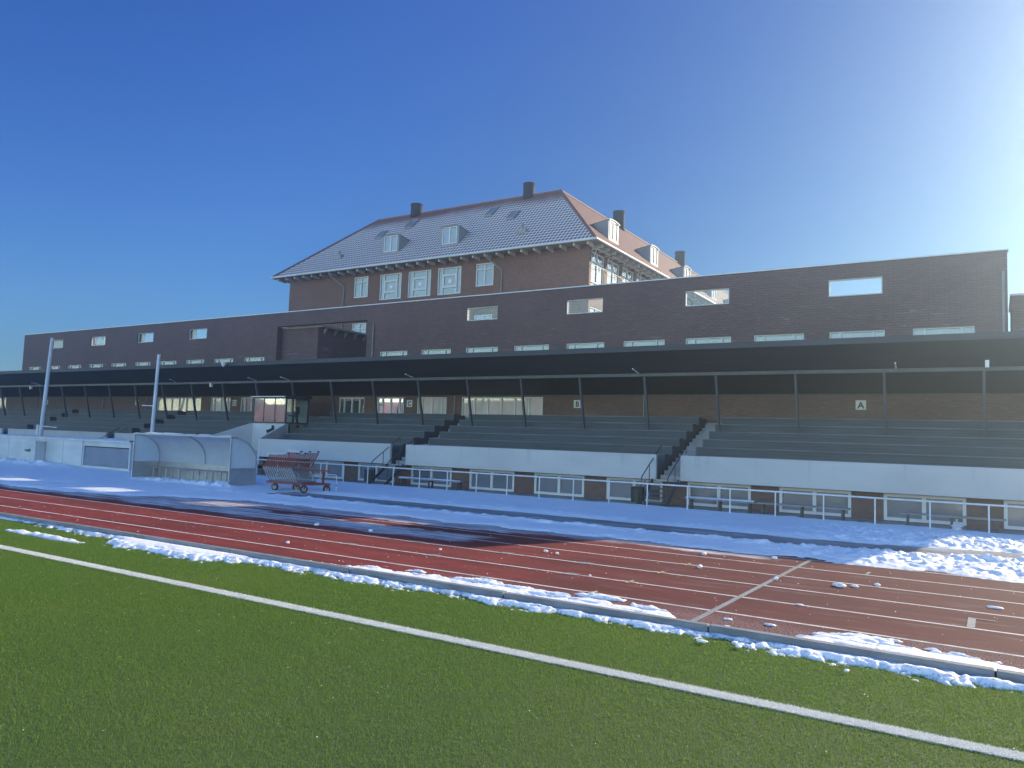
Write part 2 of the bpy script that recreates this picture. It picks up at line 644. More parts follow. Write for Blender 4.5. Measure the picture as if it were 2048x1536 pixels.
def track_mat():
    t = NT('red running track')
    x, y, z = t.xyz()
    fine = t.noise(160, 3)
    mid = t.noise(2.2, 6, t.mapping((0.5, 1.6, 1)))
    c = t.mix(t.smooth(0.35, 0.7, mid), (0.175, 0.031, 0.027), (0.230, 0.046, 0.039))
    c = t.mix(t.math('MULTIPLY', t.smooth(0.52, 0.7, fine), 0.6), c, (0.085, 0.030, 0.026))
    damp = t.noise(0.55, 5, t.mapping((0.5, 1.4, 1)))
    c = t.mix(t.math('MULTIPLY', t.smooth(0.45, 0.65, damp), 0.45), c, (0.085, 0.026, 0.023))
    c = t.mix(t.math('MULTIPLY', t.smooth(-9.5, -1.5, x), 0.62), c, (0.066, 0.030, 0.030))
    # dried salt and scuffed ice residue lies in smears along the lanes on the right
    sm = t.noise(1.3, 6, t.mapping((0.7, 3.2, 1)))
    rightpart = t.smooth(-8.5, -3.0, x)
    c = t.mix(t.math('MULTIPLY', t.math('MULTIPLY', t.smooth(0.52, 0.74, sm), rightpart), 0.45), c, (0.21, 0.165, 0.16))
    # pale grit along the kerb, with wet glints painted into the speckle
    grit = t.noise(55, 2)
    band = t.math('MULTIPLY', t.smooth(11.0, 10.1, t.math('ADD', y, t.math('MULTIPLY', t.noise(0.8, 4), 1.0))), t.smooth(-9.0, -5.5, x))
    c = t.mix(t.math('MULTIPLY', t.math('MULTIPLY', t.smooth(0.52, 0.62, grit), band), 0.7), c, (0.50, 0.44, 0.42))
    # rime and thin trodden snow that has not melted
    n1 = t.noise(1.6, 7, t.mapping((0.20, 3.4, 1)), 0.72)
    n2 = t.noise(0.35, 3)
    wob = t.math('MULTIPLY', t.math('SUBTRACT', t.noise(0.7, 4), 0.5), 1.2)
    yy = t.math('ADD', y, wob)
    left = t.smooth(-8.6, -10.2, t.math('ADD', x, t.math('MULTIPLY', wob, 1.5)))
    a = t.math('MULTIPLY', t.smooth(12.75, 13.5, yy), left)
    bare = t.math('MULTIPLY', t.smooth(14.5, 14.75, yy), t.smooth(15.5, 15.2, yy))
    bare = t.math('MULTIPLY', bare, t.smooth(-19.5, -15.0, x))
    far = t.math('MULTIPLY', t.math('MULTIPLY', t.smooth(15.3, 15.9, yy), 0.9), t.smooth(-2.6, -4.2, x))
    mask = t.math('MAXIMUM', t.math('MULTIPLY', a, t.math('SUBTRACT', 1.0, t.math('MULTIPLY', bare, 0.85))), far)
    cut = t.math('ADD', n1, t.math('MULTIPLY', t.math('SUBTRACT', mask, 0.90), 0.42))
    fr = t.math('MULTIPLY', t.smooth(0.36, 0.60, cut), t.smooth(0.02, 0.25, mask))
    c = t.mix(t.math('MULTIPLY', fr, 0.80), c, t.mix(t.smooth(0.36, 0.60, t.noise(2.6, 6, t.mapping((0.25, 3.0, 1)))), (0.30, 0.30, 0.32), (0.74, 0.77, 0.80)))
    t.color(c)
    t.rough(0.85)
    t.b.inputs['Specular IOR Level'].default_value = 0.12
    t.bump(t.math('ADD', fine, t.math('MULTIPLY', fr, 0.8)), 0.5, 0.006)
    return t.mat


def line_mat():
    t = NT('lane paint')
    c = t.mix(t.smooth(0.4, 0.7, t.noise(40, 4)), (0.60, 0.56, 0.52), (0.78, 0.75, 0.71))
    c = t.mix(t.math('MULTIPLY', t.smooth(0.50, 0.72, t.noise(6, 5, t.mapping((0.5, 1, 1)))), 0.75), c, (0.16, 0.07, 0.06))
    t.color(c)
    t.rough(0.6)
    return t.mat


def slush_mat():
    t = NT('icy asphalt')
    n1 = t.noise(1.2, 7, t.mapping((0.3, 2.2, 1)), 0.7)
    c = t.mix(t.smooth(0.38, 0.68, n1), (0.15, 0.148, 0.15), (0.36, 0.37, 0.385))
    t.color(c)
    t.rough(0.45)
    t.bump(t.noise(30, 5), 0.5, 0.02)
    return t.mat


m_track, m_line, m_slush = track_mat(), line_mat(), slush_mat()
m_ground = M('bare ground', (0.13, 0.12, 0.11), 0.9, 0.3, 0.5, 0.4, 12)


def roof_mat(name, snow):
    """clay pantiles; SNOW leaves a thin cover caught in the pans, gone near ridge and hips"""
    t = NT(name)
    x, y, z = t.xyz()
    u = t.math('MULTIPLY', (x if snow else y), 2 * math.pi / 0.30)
    v = t.math('MULTIPLY', z, 2 * math.pi / 0.27)
    su = t.math('SINE', u)
    sv = t.math('SINE', v)
    tile = t.mix(t.smooth(0.3, 0.7, t.noise(1.5, 5)), (0.115, 0.040, 0.024), (0.175, 0.064, 0.036))
    tile = t.mix(t.math('MULTIPLY', t.smooth(-0.2, -1.0, sv), 0.35), tile, (0.08, 0.035, 0.028))
    h = t.math('ADD', t.math('MULTIPLY', su, 0.5), t.math('MULTIPLY', sv, 0.5))
    if snow:
        prod = t.math('MULTIPLY', t.math('MULTIPLY', t.math('ADD', su, 1.0), 0.5), t.math('MULTIPLY', t.math('ADD', sv, 1.0), 0.5))
        big = t.noise(0.35, 5)
        left_h = t.math('SUBTRACT', t.math('ADD', x, 53.4), t.math('MULTIPLY', t.math('SUBTRACT', z, 15.75), 1.05))
        right_h = t.math('SUBTRACT', t.math('SUBTRACT', -22.15, x), t.math('MULTIPLY', t.math('SUBTRACT', z, 15.75), 1.05))
        top = t.smooth(21.9, 20.2, t.math('ADD', z, t.math('MULTIPLY', t.math('SUBTRACT', big, 0.5), 1.6)))
        edge = t.math('MULTIPLY', t.smooth(0.1, 2.6, left_h), t.smooth(0.1, 1.8, right_h))
        cov = t.math('MULTIPLY', top, t.math('ADD', 0.25, t.math('MULTIPLY', edge, 0.75)))
        f = t.math('MULTIPLY', t.smooth(0.0, 0.25, t.math('SUBTRACT', t.math('MULTIPLY', cov, 0.93), prod)), 0.93)
        t.color(t.mix(f, tile, (0.84, 0.825, 0.80)))
        h = t.math('ADD', t.math('MULTIPLY', h, 0.35), t.math('MULTIPLY', f, 0.5))
    else:
        t.color(tile)
    t.rough(0.6)
    t.bump(h, 0.25 if snow else 0.6, 0.05)
    return t.mat


m_roof_snow, m_roof_red = roof_mat('snowy roof tiles', True), roof_mat('red roof tiles', False)

# ------------------------------------------------------------------ ground
MB().quad((-1500, -1500, -0.06), (1500, -1500, -0.06), (1500, 1500, -0.06), (-1500, 1500, -0.06)).build('ground', m_ground)
tag(bpy.data.objects['ground'], kind='structure')
o = MB().quad((-110, -70, -0.012), (40, -70, -0.012), (40, 8.96, -0.012), (-110, 8.96, -0.012)).build('turf', m_turf)
tag(o, kind='structure')
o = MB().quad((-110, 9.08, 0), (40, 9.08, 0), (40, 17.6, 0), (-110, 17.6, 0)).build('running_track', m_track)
tag(o, kind='structure')
o = MB().quad((-110, 17.6, -0.004), (40, 17.6, -0.004), (40, 34, -0.004), (-110, 34, -0.004)).build('path', m_slush)
tag(o, kind='structure')
mb = MB()
for k in range(6):
    y = 10.22 + 1.22 * k
    mb.quad((-110, y - 0.03, 0.004), (40, y - 0.03, 0.004), (40, y + 0.03, 0.004), (-110, y + 0.03, 0.004))
mb.m = 1
mb.quad((-3.22, 9.12, 0.008), (-3.14, 9.12, 0.008), (-3.08, 16.4, 0.008), (-3.16, 16.4, 0.008))
mb.quad((-0.33, 11.47, 0.008), (-0.24, 11.47, 0.008), (-0.24, 12.12, 0.008), (-0.33, 12.12, 0.008))
mb.quad((-0.33, 12.12, 0.008), (-0.02, 12.12, 0.008), (-0.02, 12.16, 0.008), (-0.33, 12.16, 0.008))
mb.quad((-1.98, 15.1, 0.008), (-1.93, 15.1, 0.008), (-1.93, 15.5, 0.008), (-1.98, 15.5, 0.008))
mb.m = 2
for k in range(4):
    for xx in (-4.93 + 0.045 * k,):
        y = 10.22 + 1.22 * k
        mb.quad((xx - 0.14, y - 0.016, 0.012), (xx + 0.14, y - 0.016, 0.012), (xx + 0.14, y + 0.016, 0.012), (xx - 0.14, y + 0.016, 0.012))
        mb.quad((xx - 0.02, y - 0.14, 0.012), (xx + 0.02, y - 0.14, 0.012), (xx + 0.02, y + 0.14, 0.012), (xx - 0.02, y + 0.14, 0.012))
mb.m = 1
for xx, y in ((-5.95, 11.44), (-6.3, 12.66), (-8.8, 11.44), (-8.0, 12.66), (-10.9, 11.44), (-13.4, 11.44), (-10.2, 12.66)):
    mb.quad((xx - 0.12, y + 0.03, 0.008), (xx + 0.12, y + 0.03, 0.008), (xx + 0.2, y + 0.1, 0.008), (xx - 0.04, y + 0.1, 0.008))
    mb.quad((xx - 0.2, y - 0.1, 0.008), (xx + 0.04, y - 0.1, 0.008), (xx + 0.12, y - 0.03, 0.008), (xx - 0.12, y - 0.03, 0.008))
tag(mb.build('track_markings', [m_line, m_greymark, m_yellow]), kind='structure')

# kerb: concrete edging stones, 2.8 m long, with open joints
mb = MB()
x = -110.0
while x < 40:
    w = 2.82
    mb.box(x + 0.008, x + w - 0.008, 8.96 + random.uniform(-.006, .006), 9.08, -0.05, 0.092 + random.uniform(-.006, .004))
    x += w
tag(mb.build('kerb', m_kerb, bevel=0.012), kind='structure')


# ------------------------------------------------------------------ turf blades
def blades(name, pts, mat, h=0.032, w=0.006):
    n = len(pts)
    d = np.hypot(pts[:, 0], pts[:, 1])
    ww = w * np.clip(d / 6.0, 0.7, 1.8)
    th = RNG.uniform(0, 2 * np.pi, n)
    hx, hy = np.cos(th), np.sin(th)
    hh = h * RNG.uniform(0.55, 1.15, n)
    la = RNG.uniform(0, 2 * np.pi, n)
    lm = hh * RNG.uniform(0.1, 0.9, n)
    V = np.zeros((n, 3, 3))
    z0 = -0.015
    V[:, 0] = np.stack([pts[:, 0] - hx * ww / 2, pts[:, 1] - hy * ww / 2, np.full(n, z0)], -1)
    V[:, 1] = np.stack([pts[:, 0] + hx * ww / 2, pts[:, 1] + hy * ww / 2, np.full(n, z0)], -1)
    V[:, 2] = np.stack([pts[:, 0] + np.cos(la) * lm, pts[:, 1] + np.sin(la) * lm, z0 + hh], -1)
    me = bpy.data.meshes.new(name)
    me.vertices.add(n * 3)
    me.vertices.foreach_set('co', V.ravel())
    me.loops.add(n * 3)
    me.loops.foreach_set('vertex_index', np.arange(n * 3))
    me.polygons.add(n)
    me.polygons.foreach_set('loop_start', np.arange(0, n * 3, 3))
    me.polygons.foreach_set('loop_total', np.full(n, 3))
    at = me.attributes.new('tone', 'FLOAT', 'FACE')
    at.data.foreach_set('value', RNG.uniform(0, 1, n))
    me.materials.append(mat)
    me.update(calc_edges=True)
    o = bpy.data.objects.new(name, me)
    COL.objects.link(o)
    return o


def turf_points(n, x0, x1, y0, y1, power=1.0):
    p = np.stack([RNG.uniform(x0, x1, n), y0 + (y1 - y0) * RNG.uniform(0, 1, n) ** power], -1)
    # keep what lies in or near the view
    ang = np.degrees(np.arctan2(p[:, 0], p[:, 1]))
    return p[(ang > -75) & (ang < 12)]


LINE = (6.745, 6.915)
P = turf_points(1700000, -26, 3, 2.2, 8.95)
inl = (P[:, 1] > LINE[0]) & (P[:, 1] < LINE[1])
tag(blades('grass', P[~inl], m_blade, 0.024, 0.0048), 'short green artificial turf', 'grass', kind='stuff')
PL = np.stack([RNG.uniform(-26, 3, 260000), RNG.uniform(LINE[0], LINE[1], 260000) + RNG.normal(0, .006, 260000)], -1)
tag(blades('field_line', PL, m_blade_w, 0.028, 0.007), kind='structure')
o = MB().quad((-60, LINE[0] + .004, -0.002), (20, LINE[0] + .004, -0.002), (20, LINE[1] - .004, -0.002), (-60, LINE[1] - .004, -0.002)).build('field_line', m_linebase)
tag(o, kind='structure')

# ------------------------------------------------------------------ snow
xs = np.concatenate([np.arange(-85, -30, 0.16), np.arange(-30, -12, 0.07), np.arange(-12, 4.5, 0.035), np.arange(4.5, 14, 0.12)])
ys = np.arange(12.9, 27.6, 0.045)


def snow_z(X, Y):
    n_e = fbm(X * 0.9, Y * 0.9, 3) - 0.5
    n_f = fbm(X * 4.5, Y * 4.5, 11, 3) - 0.5
    frontline = 16.42 - 2.6 * sstep(-18.5, -27, X) + 0.9 * n_e + 0.55 * n_f
    edge = sstep(0.0, 0.42, Y - frontline)
    h = (Y - frontline) * 0.22 + 0.07 * n_f + 0.04 * (fbm(X * 13, Y * 15, 23, 3) - 0.5) * sstep(2.0, 0.6, Y - frontline)
    z = 0.048 * np.tanh(h / 0.048) + edge * 0.05 * (fbm(X * 0.6, Y * 0.6, 21) - 0.5)
    z = z + edge * 0.020 * (fbm(X * 2.5, Y * 6, 31) - 0.5)
    # sun-crusted trampled snow on the right
    rough = sstep(-5.5, -2.6, X + 0.5 * (n_e * 2)) * sstep(0.1, 0.5, Y - frontline) * sstep(25.4, 24.2, Y)
    lump = 1 - np.abs(2 * fbm(X * 3.1, Y * 3.1, 41, 4) - 1) * 2.2
    fine = fbm(X * 11, Y * 11, 43, 2) - 0.5
    z = z + rough * (0.075 * (lump - 0.5) + 0.07 * n_f + 0.05 * fine)
    # ploughed wheel track
    sh = 1.0 * sstep(-3.5, 1.0, X)
    yt = Y - sh - 0.25 * n_e
    track = sstep(18.35, 18.75, yt) * sstep(20.75, 20.25, yt) * sstep(-26, -21, X)
    slush = 0.042 * (fbm(X * 0.7, Y * 5.5, 51) - 0.5) - 0.014
    z = z * (1 - track) + slush * track
    # fluffy rims that the blade left behind
    rim = np.exp(-((yt - 18.05) / 0.28) ** 2) * sstep(-28, -22, X) + 0.5 * np.exp(-((yt - 21.0) / 0.3) ** 2) * sstep(-27, -22, X)
    z = z + rim * np.maximum(0, 0.03 + 0.16 * n_f + 0.05 * n_e)
    # banks in front of the dugout and the storage box
    b1 = np.exp(-((Y - 19.35) / 0.34) ** 2) * sstep(-31.8, -29.0, X) * sstep(-24.2, -25.2, X)
    b2 = np.exp(-((Y - 21.75) / 0.5) ** 2) * sstep(-38.5, -43, X)
    z = z + (b1 * 0.17 + b2 * 0.20) * np.clip(0.75 + 2.2 * n_f, 0.1, 2)
    # thaw line at the foot of the stand
    back = 26.35 + 0.5 * n_e + 0.3 * n_f
    z = np.where(Y > back - 0.15, z - sstep(-0.15, 0.2, Y - back) * 0.16, z)
    return z


tag(heightfield('snow', xs, ys, snow_z, m_snow, -0.008), kind='structure')


def kerb_front(X, Y):
    n1 = fbm(X * 1.1, Y * 2.0, 61) - 0.5
    n2 = fbm(X * 7, Y * 9, 71, 3) - 0.5
    d = (8.945 - Y)
    wid = 0.27 + 0.35 * n1 + 0.30 * np.exp(-((X + 0.9) / 0.9) ** 2) * (fbm(X * 2, Y * 0, 5) - .2) + 0.55 * sstep(-10.2, -11.5, X) * sstep(-14.6, -13.5, X)
    wid = np.where(X < -15.5, wid * 0.55, wid)
    n3 = fbm(X * 19, Y * 21, 73, 3) - 0.5
    h = (wid - d) * 0.30 - 0.016 + 0.12 * n2 + 0.075 * n3
    h = np.where(d < 0.14, np.minimum(h, 0.012 + 0.05 * n2 + 0.16 * d), h)
    # a second broken row lying on the turf to the left
    row = np.exp(-((Y - 8.02) / 0.16) ** 2) * sstep(-17.6, -16.6, X) * sstep(-13.4, -15.0, X)
    h = np.maximum(h, -0.06 + row * (0.10 + 0.10 * n1 + 0.09 * n2 + 0.04 * n3))
    return 0.062 * np.tanh(h / 0.062) + 0.004


def kerb_back(X, Y):
    n1 = fbm(X * 0.8, Y * 1.5, 91) - 0.5
    n2 = fbm(X * 5, Y * 9, 95, 3) - 0.5
    d = Y - 9.08
    dens = 0.80 * sstep(-2.4, -1.5, X) + 0.82 * sstep(-9.6, -7.6, X) * sstep(-2.9, -4.0, X) + 0.34 * sstep(-12.5, -10.5, X) * sstep(-7.9, -8.8, X)
    wid = dens * (1.0 + 1.3 * n1)
    n3 = fbm(X * 17, Y * 21, 99, 3) - 0.5
    hole = sstep(0.02, 0.16, fbm(X * 1.5 + 5, Y * 5, 97, 3) - 0.50)
    h = (wid - d) * 0.22 + 0.085 * n2 + 0.045 * n3 - 0.09 * hole - 0.06 * sstep(0.12, 0.0, dens)
    return 0.060 * np.tanh(h / 0.060) + 0.002


xk = np.concatenate([np.arange(-28, -13, 0.045), np.arange(-13, 3, 0.018)])
o = heightfield('snow_clods', xk, np.arange(7.5, 8.965, 0.02), kerb_front, m_snow_clod, -0.010)
tag(o, 'lumpy band of old snow lying against the kerb on the turf side', 'snow', kind='stuff')
o = heightfield('snow_clods', xk[xk > -13], np.arange(9.075, 10.4, 0.02), kerb_back, m_snow_clod, -0.010)
tag(o, 'broken patches of old snow along the kerb on the track side', 'snow', kind='stuff')


# crumbs of snow on turf and track
def crumbs(name, n, x0, x1, y0, y1, s0, s1, z):
    mb = MB()
    for _ in range(n):
        x, y = random.uniform(x0, x1), random.uniform(y0, y1)
        s = random.uniform(s0, s1) * random.choice((0.6, 0.7, 1, 1, 1.6))
        t = random.uniform(0, 6)
        j = lambda: random.uniform(.65, 1.25)
        p = [(x + s * j() * math.cos(t + k * 1.26), y + s * j() * math.sin(t + k * 1.26), z + s * .3 * j()) for k in range(5)]
        p += [(x + s * .2 * j(), y, z + s * .95 * j()), (x, y, z - s * .3)]
        mb.add(p, [(k, (k + 1) % 5, 5) for k in range(5)] + [((k + 1) % 5, k, 6) for k in range(5)], True)
    return mb.build(name, m_snow_clod)


tag(crumbs('snow_crumbs', 650, -16, 2, 2.5, 8.8, 0.0025, 0.005, 0.010), 'tiny white crumbs of snow scattered over the green turf', 'snow', kind='stuff')
tag(crumbs('snow_crumbs', 700, -30, 3, 9.25, 16.2, 0.004, 0.010, 0.0), 'tiny white crumbs of snow scattered over the red track', 'snow', kind='stuff')


def clump(x, y, s, label, flat=0.6, ax=1.0, z=0.0, seed=0):
    """a lump of packed snow: an uneven ball made of a displaced lat-long sphere"""
    r = random.Random(seed)
    nu, nv = 18, 10
    ph = [r.uniform(0, 6.28) for _ in range(9)]
    V, F = [], []
    for j in range(nv + 1):
        t = math.pi * j / nv
        for i in range(nu):
            a = 2 * math.pi * i / nu
            k = 1 + 0.16 * math.sin(2 * a + ph[0]) * math.sin(t) + 0.11 * math.sin(3 * a + 2 * t + ph[1]) + 0.10 * math.sin(5 * a + ph[2]) * math.sin(2 * t + ph[3]) + 0.06 * math.sin(9 * a + ph[4]) * math.sin(4 * t + ph[5])
            V.append((x + s * ax * k * math.sin(t) * math.cos(a), y + s * k * math.sin(t) * math.sin(a), max(z - 0.004, z + s * flat * (0.75 + k * math.cos(t)))))
    for j in range(nv):
        for i in range(nu):
            i2 = (i + 1) % nu
            F.append((j * nu + i, (j + 1) * nu + i, (j + 1) * nu + i2, j * nu + i2))
    mb = MB()
    mb.add(V, F, True)
    o = mb.build('snow_clump', m_snow_clod)
    recentre(o)
    return tag(o, label, 'snow clump', 'snow clumps lying on the track and turf')


CL = [(-11.74, 10.64, .075, .8, 1, 'round snowball alone on the innermost lit lanes below the hurdle cart'),
      (-13.61, 13.2, .12, .7, 1.2, 'bluish snow lump on the shaded track nearest the hurdle cart'),
      (-12.0, 13.3, .10, .7, 1.3, 'flattish snow lump on the shaded icy lane right of the bluish one'),
      (-7.51, 13.4, .075, .7, 1.6, 'twin headed snow lump between two lane lines left of the finish line'),
      (-7.2, 13.3, .065, .8, 1.2, 'smaller snow lump just right of the twin headed one'),
      (-4.99, 15.4, .11, .7, 1.3, 'white snow lump on the outer lane line near the shaded snow edge'),
      (-4.5, 13.68, .10, .8, 1.1, 'round snow lump at the end of a faint scrape on the track'),
      (-3.73, 15.93, .10, .7, 1.3, 'snow lump in the outermost lane just left of the finish line'),
      (-3.11, 13.37, .075, .9, 1.0, 'small snow ball lying right on the diagonal finish line'),
      (-2.13, 13.44, .15, .45, 1.5, 'largest snow lump on the track, broad and flat topped'),
      (-1.93, 13.6, .11, .45, 1.5, 'snow lump touching the back of the largest one'),
      (-1.65, 14.0, .10, .6, 1.2, 'blocky snow lump on a lane line right of the largest one'),
      (-2.33, 11.42, .085, .35, 1.8, 'flat melting snow patch on a lane line right of the finish line'),
      (-0.03, 13.19, .12, .2, 2.4, 'long thin melting snow streak near the grey corner mark'),
      (-2.86, 9.81, .09, .35, 1.5, 'flat snow piece on grit beside the finish line by the kerb'),
      (-2.74, 9.35, .11, .4, 1.3, 'curled snow piece between the grit and the kerb'),
      (-2.35, 9.85, .10, .3, 1.8, 'thin snow slab on grit right of the curled piece'),
      (-5.61, 11.5, .05, .6, 1.4, 'little snow lump on the lane line left of the yellow crosses'),
      (-2.75, 8.46, .085, .4, 1.9, 'longer snow lump on the turf in front of the kerb'),
      (-2.36, 8.50, .075, .6, 1.3, 'rounded snow lump on the turf in front of the kerb'),
      (-1.25, 8.28, .05, .6, 1.2, 'small lone snow lump on the turf toward the right'),
      (-9.12, 12.1, .06, .7, 1.2, 'small snow lump beside the tip of the building shadow')]
for i, (x, y, s, fl, ax, lb) in enumerate(CL):
    clump(x, y, s * (.52 if s > .145 else .44), lb, max(fl, .34), 1 + (ax - 1) * .55, 0.0 if y > 9.1 else 0.012, i)

# ------------------------------------------------------------------ windows
def window(parent, fr, u0, u1, v0, v1, mull=(), trans=(), fw=0.06, fd=0.07, n0=-0.08, pane=None, frame=None, name='window', panes=None):
    """frame mesh with pane child; MULL, TRANS: fractions; PANES: other materials for the panes (list over columns)"""
    mb = MB()
    mb.fbox(fr, u0, u1, v0, v0 + fw, n0, n0 + fd)
    mb.fbox(fr, u0, u1, v1 - fw, v1, n0, n0 + fd)
    mb.fbox(fr, u0, u0 + fw, v0 + fw, v1 - fw, n0, n0 + fd)
    mb.fbox(fr, u1 - fw, u1, v0 + fw, v1 - fw, n0, n0 + fd)
    for m in mull:
        u = u0 + (u1 - u0) * m
        mb.fbox(fr, u - fw * .6, u + fw * .6, v0 + fw, v1 - fw, n0, n0 + fd - 0.004)
    for (a, b, t) in trans:
        v = v0 + (v1 - v0) * t
        mb.fbox(fr, u0 + (u1 - u0) * a, u0 + (u1 - u0) * b, v - fw * .5, v + fw * .5, n0 + 0.003, n0 + fd - 0.008)
    w = mb.build(name, frame or m_white_frame, parent)
    pm = MB()
    pm.quad(fr.p(u0 + fw * .5, v0 + fw * .5, n0 + 0.02), fr.p(u1 - fw * .5, v0 + fw * .5, n0 + 0.02), fr.p(u1 - fw * .5, v1 - fw * .5, n0 + 0.02), fr.p(u0 + fw * .5, v1 - fw * .5, n0 + 0.02))
    pm.build('pane', pane or g_pale, w)
    return w


def wall_grid(mb, fr, u0, u1, v0, v1, holes, thick):
    """wall of THICK behind the frame plane with rectangular openings and their reveals"""
    us = sorted({u0, u1, *[h[0] for h in holes], *[h[1] for h in holes]})
    vs_ = sorted({v0, v1, *[h[2] for h in holes], *[h[3] for h in holes]})
    us = [u for u in us if u0 <= u <= u1]
    vs_ = [v for v in vs_ if v0 <= v <= v1]

    def solid(i, j):
        if i < 0 or j < 0 or i >= len(us) - 1 or j >= len(vs_) - 1:
            return False
        c, d = (us[i] + us[i + 1]) / 2, (vs_[j] + vs_[j + 1]) / 2
        return not any(h[0] < c < h[1] and h[2] < d < h[3] for h in holes)
    for i in range(len(us) - 1):
        for j in range(len(vs_) - 1):
            if not solid(i, j):
                continue
            a, b, c, d = us[i], us[i + 1], vs_[j], vs_[j + 1]
            mb.quad(fr.p(a, c), fr.p(b, c), fr.p(b, d), fr.p(a, d))
            mb.quad(fr.p(b, c, -thick), fr.p(a, c, -thick), fr.p(a, d, -thick), fr.p(b, d, -thick))
            if not solid(i - 1, j):
                mb.quad(fr.p(a, c, -thick), fr.p(a, c), fr.p(a, d), fr.p(a, d, -thick))
            if not solid(i + 1, j):
                mb.quad(fr.p(b, c), fr.p(b, c, -thick), fr.p(b, d, -thick), fr.p(b, d))
            if not solid(i, j - 1):
                mb.quad(fr.p(a, c, -thick), fr.p(b, c, -thick), fr.p(b, c), fr.p(a, c))
            if not solid(i, j + 1):
                mb.quad(fr.p(a, d), fr.p(b, d), fr.p(b, d, -thick), fr.p(a, d, -thick))


# ------------------------------------------------------------------ long brick building behind the stand
YB = 34.0
bar = thing('brick_building', 'long flat topped dark brick building with a row of see-through windows behind the grandstand', 'building', (-36, YB, 0))
F0 = front(YB)
upper = [(-5.88, -3.80), (-12.12, -10.04), (-18.33, -16.27), (-24.52, -22.46), (-48.92, -46.84), (-55.14, -53.1), (-61.5, -59.42), (-67.66, -65.62)]
lower = [(-2.72 - 3.105 * k, -0.62 - 3.105 * k) for k in range(10)] + [(-42.74 - 3.135 * k, -40.7 - 3.135 * k) for k in range(10)]
portal = (-39.6, -31.75, 4.9, 9.12)
holes = [(a, b, 8.66, 9.40) for a, b in upper] + [(a, b, 6.15, 7.18) for a, b in lower] + [portal]
mb = MB()
wall_grid(mb, F0, -72.0, 0.46, 4.62, 10.0, holes, 0.36)
# returns at both ends and the roof deck behind the screen wall, with its rear edge
mb.box(-72.0, -71.64, YB + 0.365, YB + 7.5, 0, 9.99)
mb.box(0.10, 0.455, YB + 0.365, YB + 7.5, 0, 9.99)
mb.build('wall', m_brick_dark, bar)
mb = MB()
mb.box(-71.6, -39.8, YB + 0.4, YB + 7.4, 7.35, 7.6)
mb.box(-31.5, 0.06, YB + 0.4, YB + 7.4, 7.35, 7.6)
mb.box(-71.6, 0.06, YB + 7.1, YB + 7.4, 0.0, 7.3)
mb.build('roof_deck', m_conc, bar)
mb = MB()
mb.box(-72.05, 0.5, YB - 0.05, YB + 0.42, 10.003, 10.055)
mb.build('coping', m_coping, bar)
for a, b in upper:
    window(bar, F0, a, b, 8.66, 9.40, (), (), 0.055, 0.09, -0.16, g_clear, m_grey_frame)
# curtains and reveals caught in the left hand openings
for (a, b), kind in zip(upper[4:], (0, 0, 1, 2)):
    mb = MB()
    if kind == 0:
        mb.box(a + .08, a + .5, YB + .30, YB + .33, 8.70, 9.36)
    elif kind == 1:
        MB().box(a + .3, a + .55, YB + .30, YB + .33, 8.70, 9.36).build('curtain', m_blind, bar)
        mb.box(a + 1.1, a + 1.4, YB + .30, YB + .33, 8.70, 9.36)
    else:
        mb.box(a + .08, b - .06, YB + .30, YB + .33, 8.70, 9.36)
    mb.build('curtain', m_blind, bar)
for a, b in lower:
    window(bar, F0, a, b, 6.15, 7.18, (0.2, 0.8), (), 0.05, 0.08, -0.12, g_pale)
mb = MB()
mb.tube([(-31.2, YB - .06, 5.0), (-31.2, YB - .06, 8.9)], 0.04, 8)
mb.tube([(0.32, YB - .07, 6.9), (0.32, YB - .07, 9.2)], 0.045, 8)  # pale tube added to stand in for a sunlit sliver of wall
mb.build('downpipe', m_zinc, bar)

# brick stair block inside the portal, with a bracketed eave on its right flank
blk = thing('stair_block', 'brick stair block with a bracketed eave standing in the opening of the long building', 'building', (-39.4, 36.6, 0))
mb = MB()
mb.box(-40.3, -36.3, 34.42, 43.5, 0, 8.98)
mb.build('wall', m_brick_dark, blk)
mb = MB()
mb.box(-40.35, -35.85, 34.37, 43.5, 8.98, 9.10)
mb.build('eave', m_zinc, blk)
for k in range(9):
    y = 34.9 + 0.9 * k
    MB().prism([(-36.298, y, 8.978), (-35.95, y, 8.978), (-36.298, y, 8.62)], (0, 0.1, 0)).build('eave_bracket', m_conc, blk)

# low neighbour at the right edge
nb = thing('low_building', 'lower flat roofed brick building just beyond the right end of the long building', 'building', (8, 36, 0))
mb = MB()
mb.box(0.62, 2.0, 36, 40, 0, 8.6)
mb.build('wall', m_brick_dark, nb)
MB().box(0.56, 2.06, 35.94, 40.06, 8.603, 8.68).build('coping', m_coping, nb)

# ------------------------------------------------------------------ old school with the hipped roof
YS, XR = 46.0, -23.1
EZ, RZ = 15.75, 21.75
sch = thing('school_building', 'old brick school building with a snow dusted hipped tile roof rising behind the long building', 'building', (-38, 52, 0))
FS, FR_ = front(YS), right(XR)
wins = [(-44.6, -43.1, 13.5, 15.22, 'n'), (-41.8, -39.58, 13.14, 15.2, 'w'), (-38.86, -36.64, 13.13, 15.18, 'w'), (-35.95, -33.77, 13.11, 15.18, 'w'), (-32.41, -30.86, 13.5, 15.2, 'n')]
low_w = [(a, b, c - 3.85, d - 3.85, k) for a, b, c, d, k in wins]
rw = [(46.25 + 2.6 * k, 48.3 + 2.6 * k, 12.9, 15.3) for k in range(13)]
rw2 = [(a, b, 9.2, 11.5) for a, b, c, d in rw]
mb = MB()
wall_grid(mb, FS, -52.3, XR, 0, 15.62, [w[:4] for w in wins + low_w], 0.3)
wall_grid(mb, FR_, YS + 0.3, 96, 0, 15.62, [w for w in rw + rw2], 0.3)
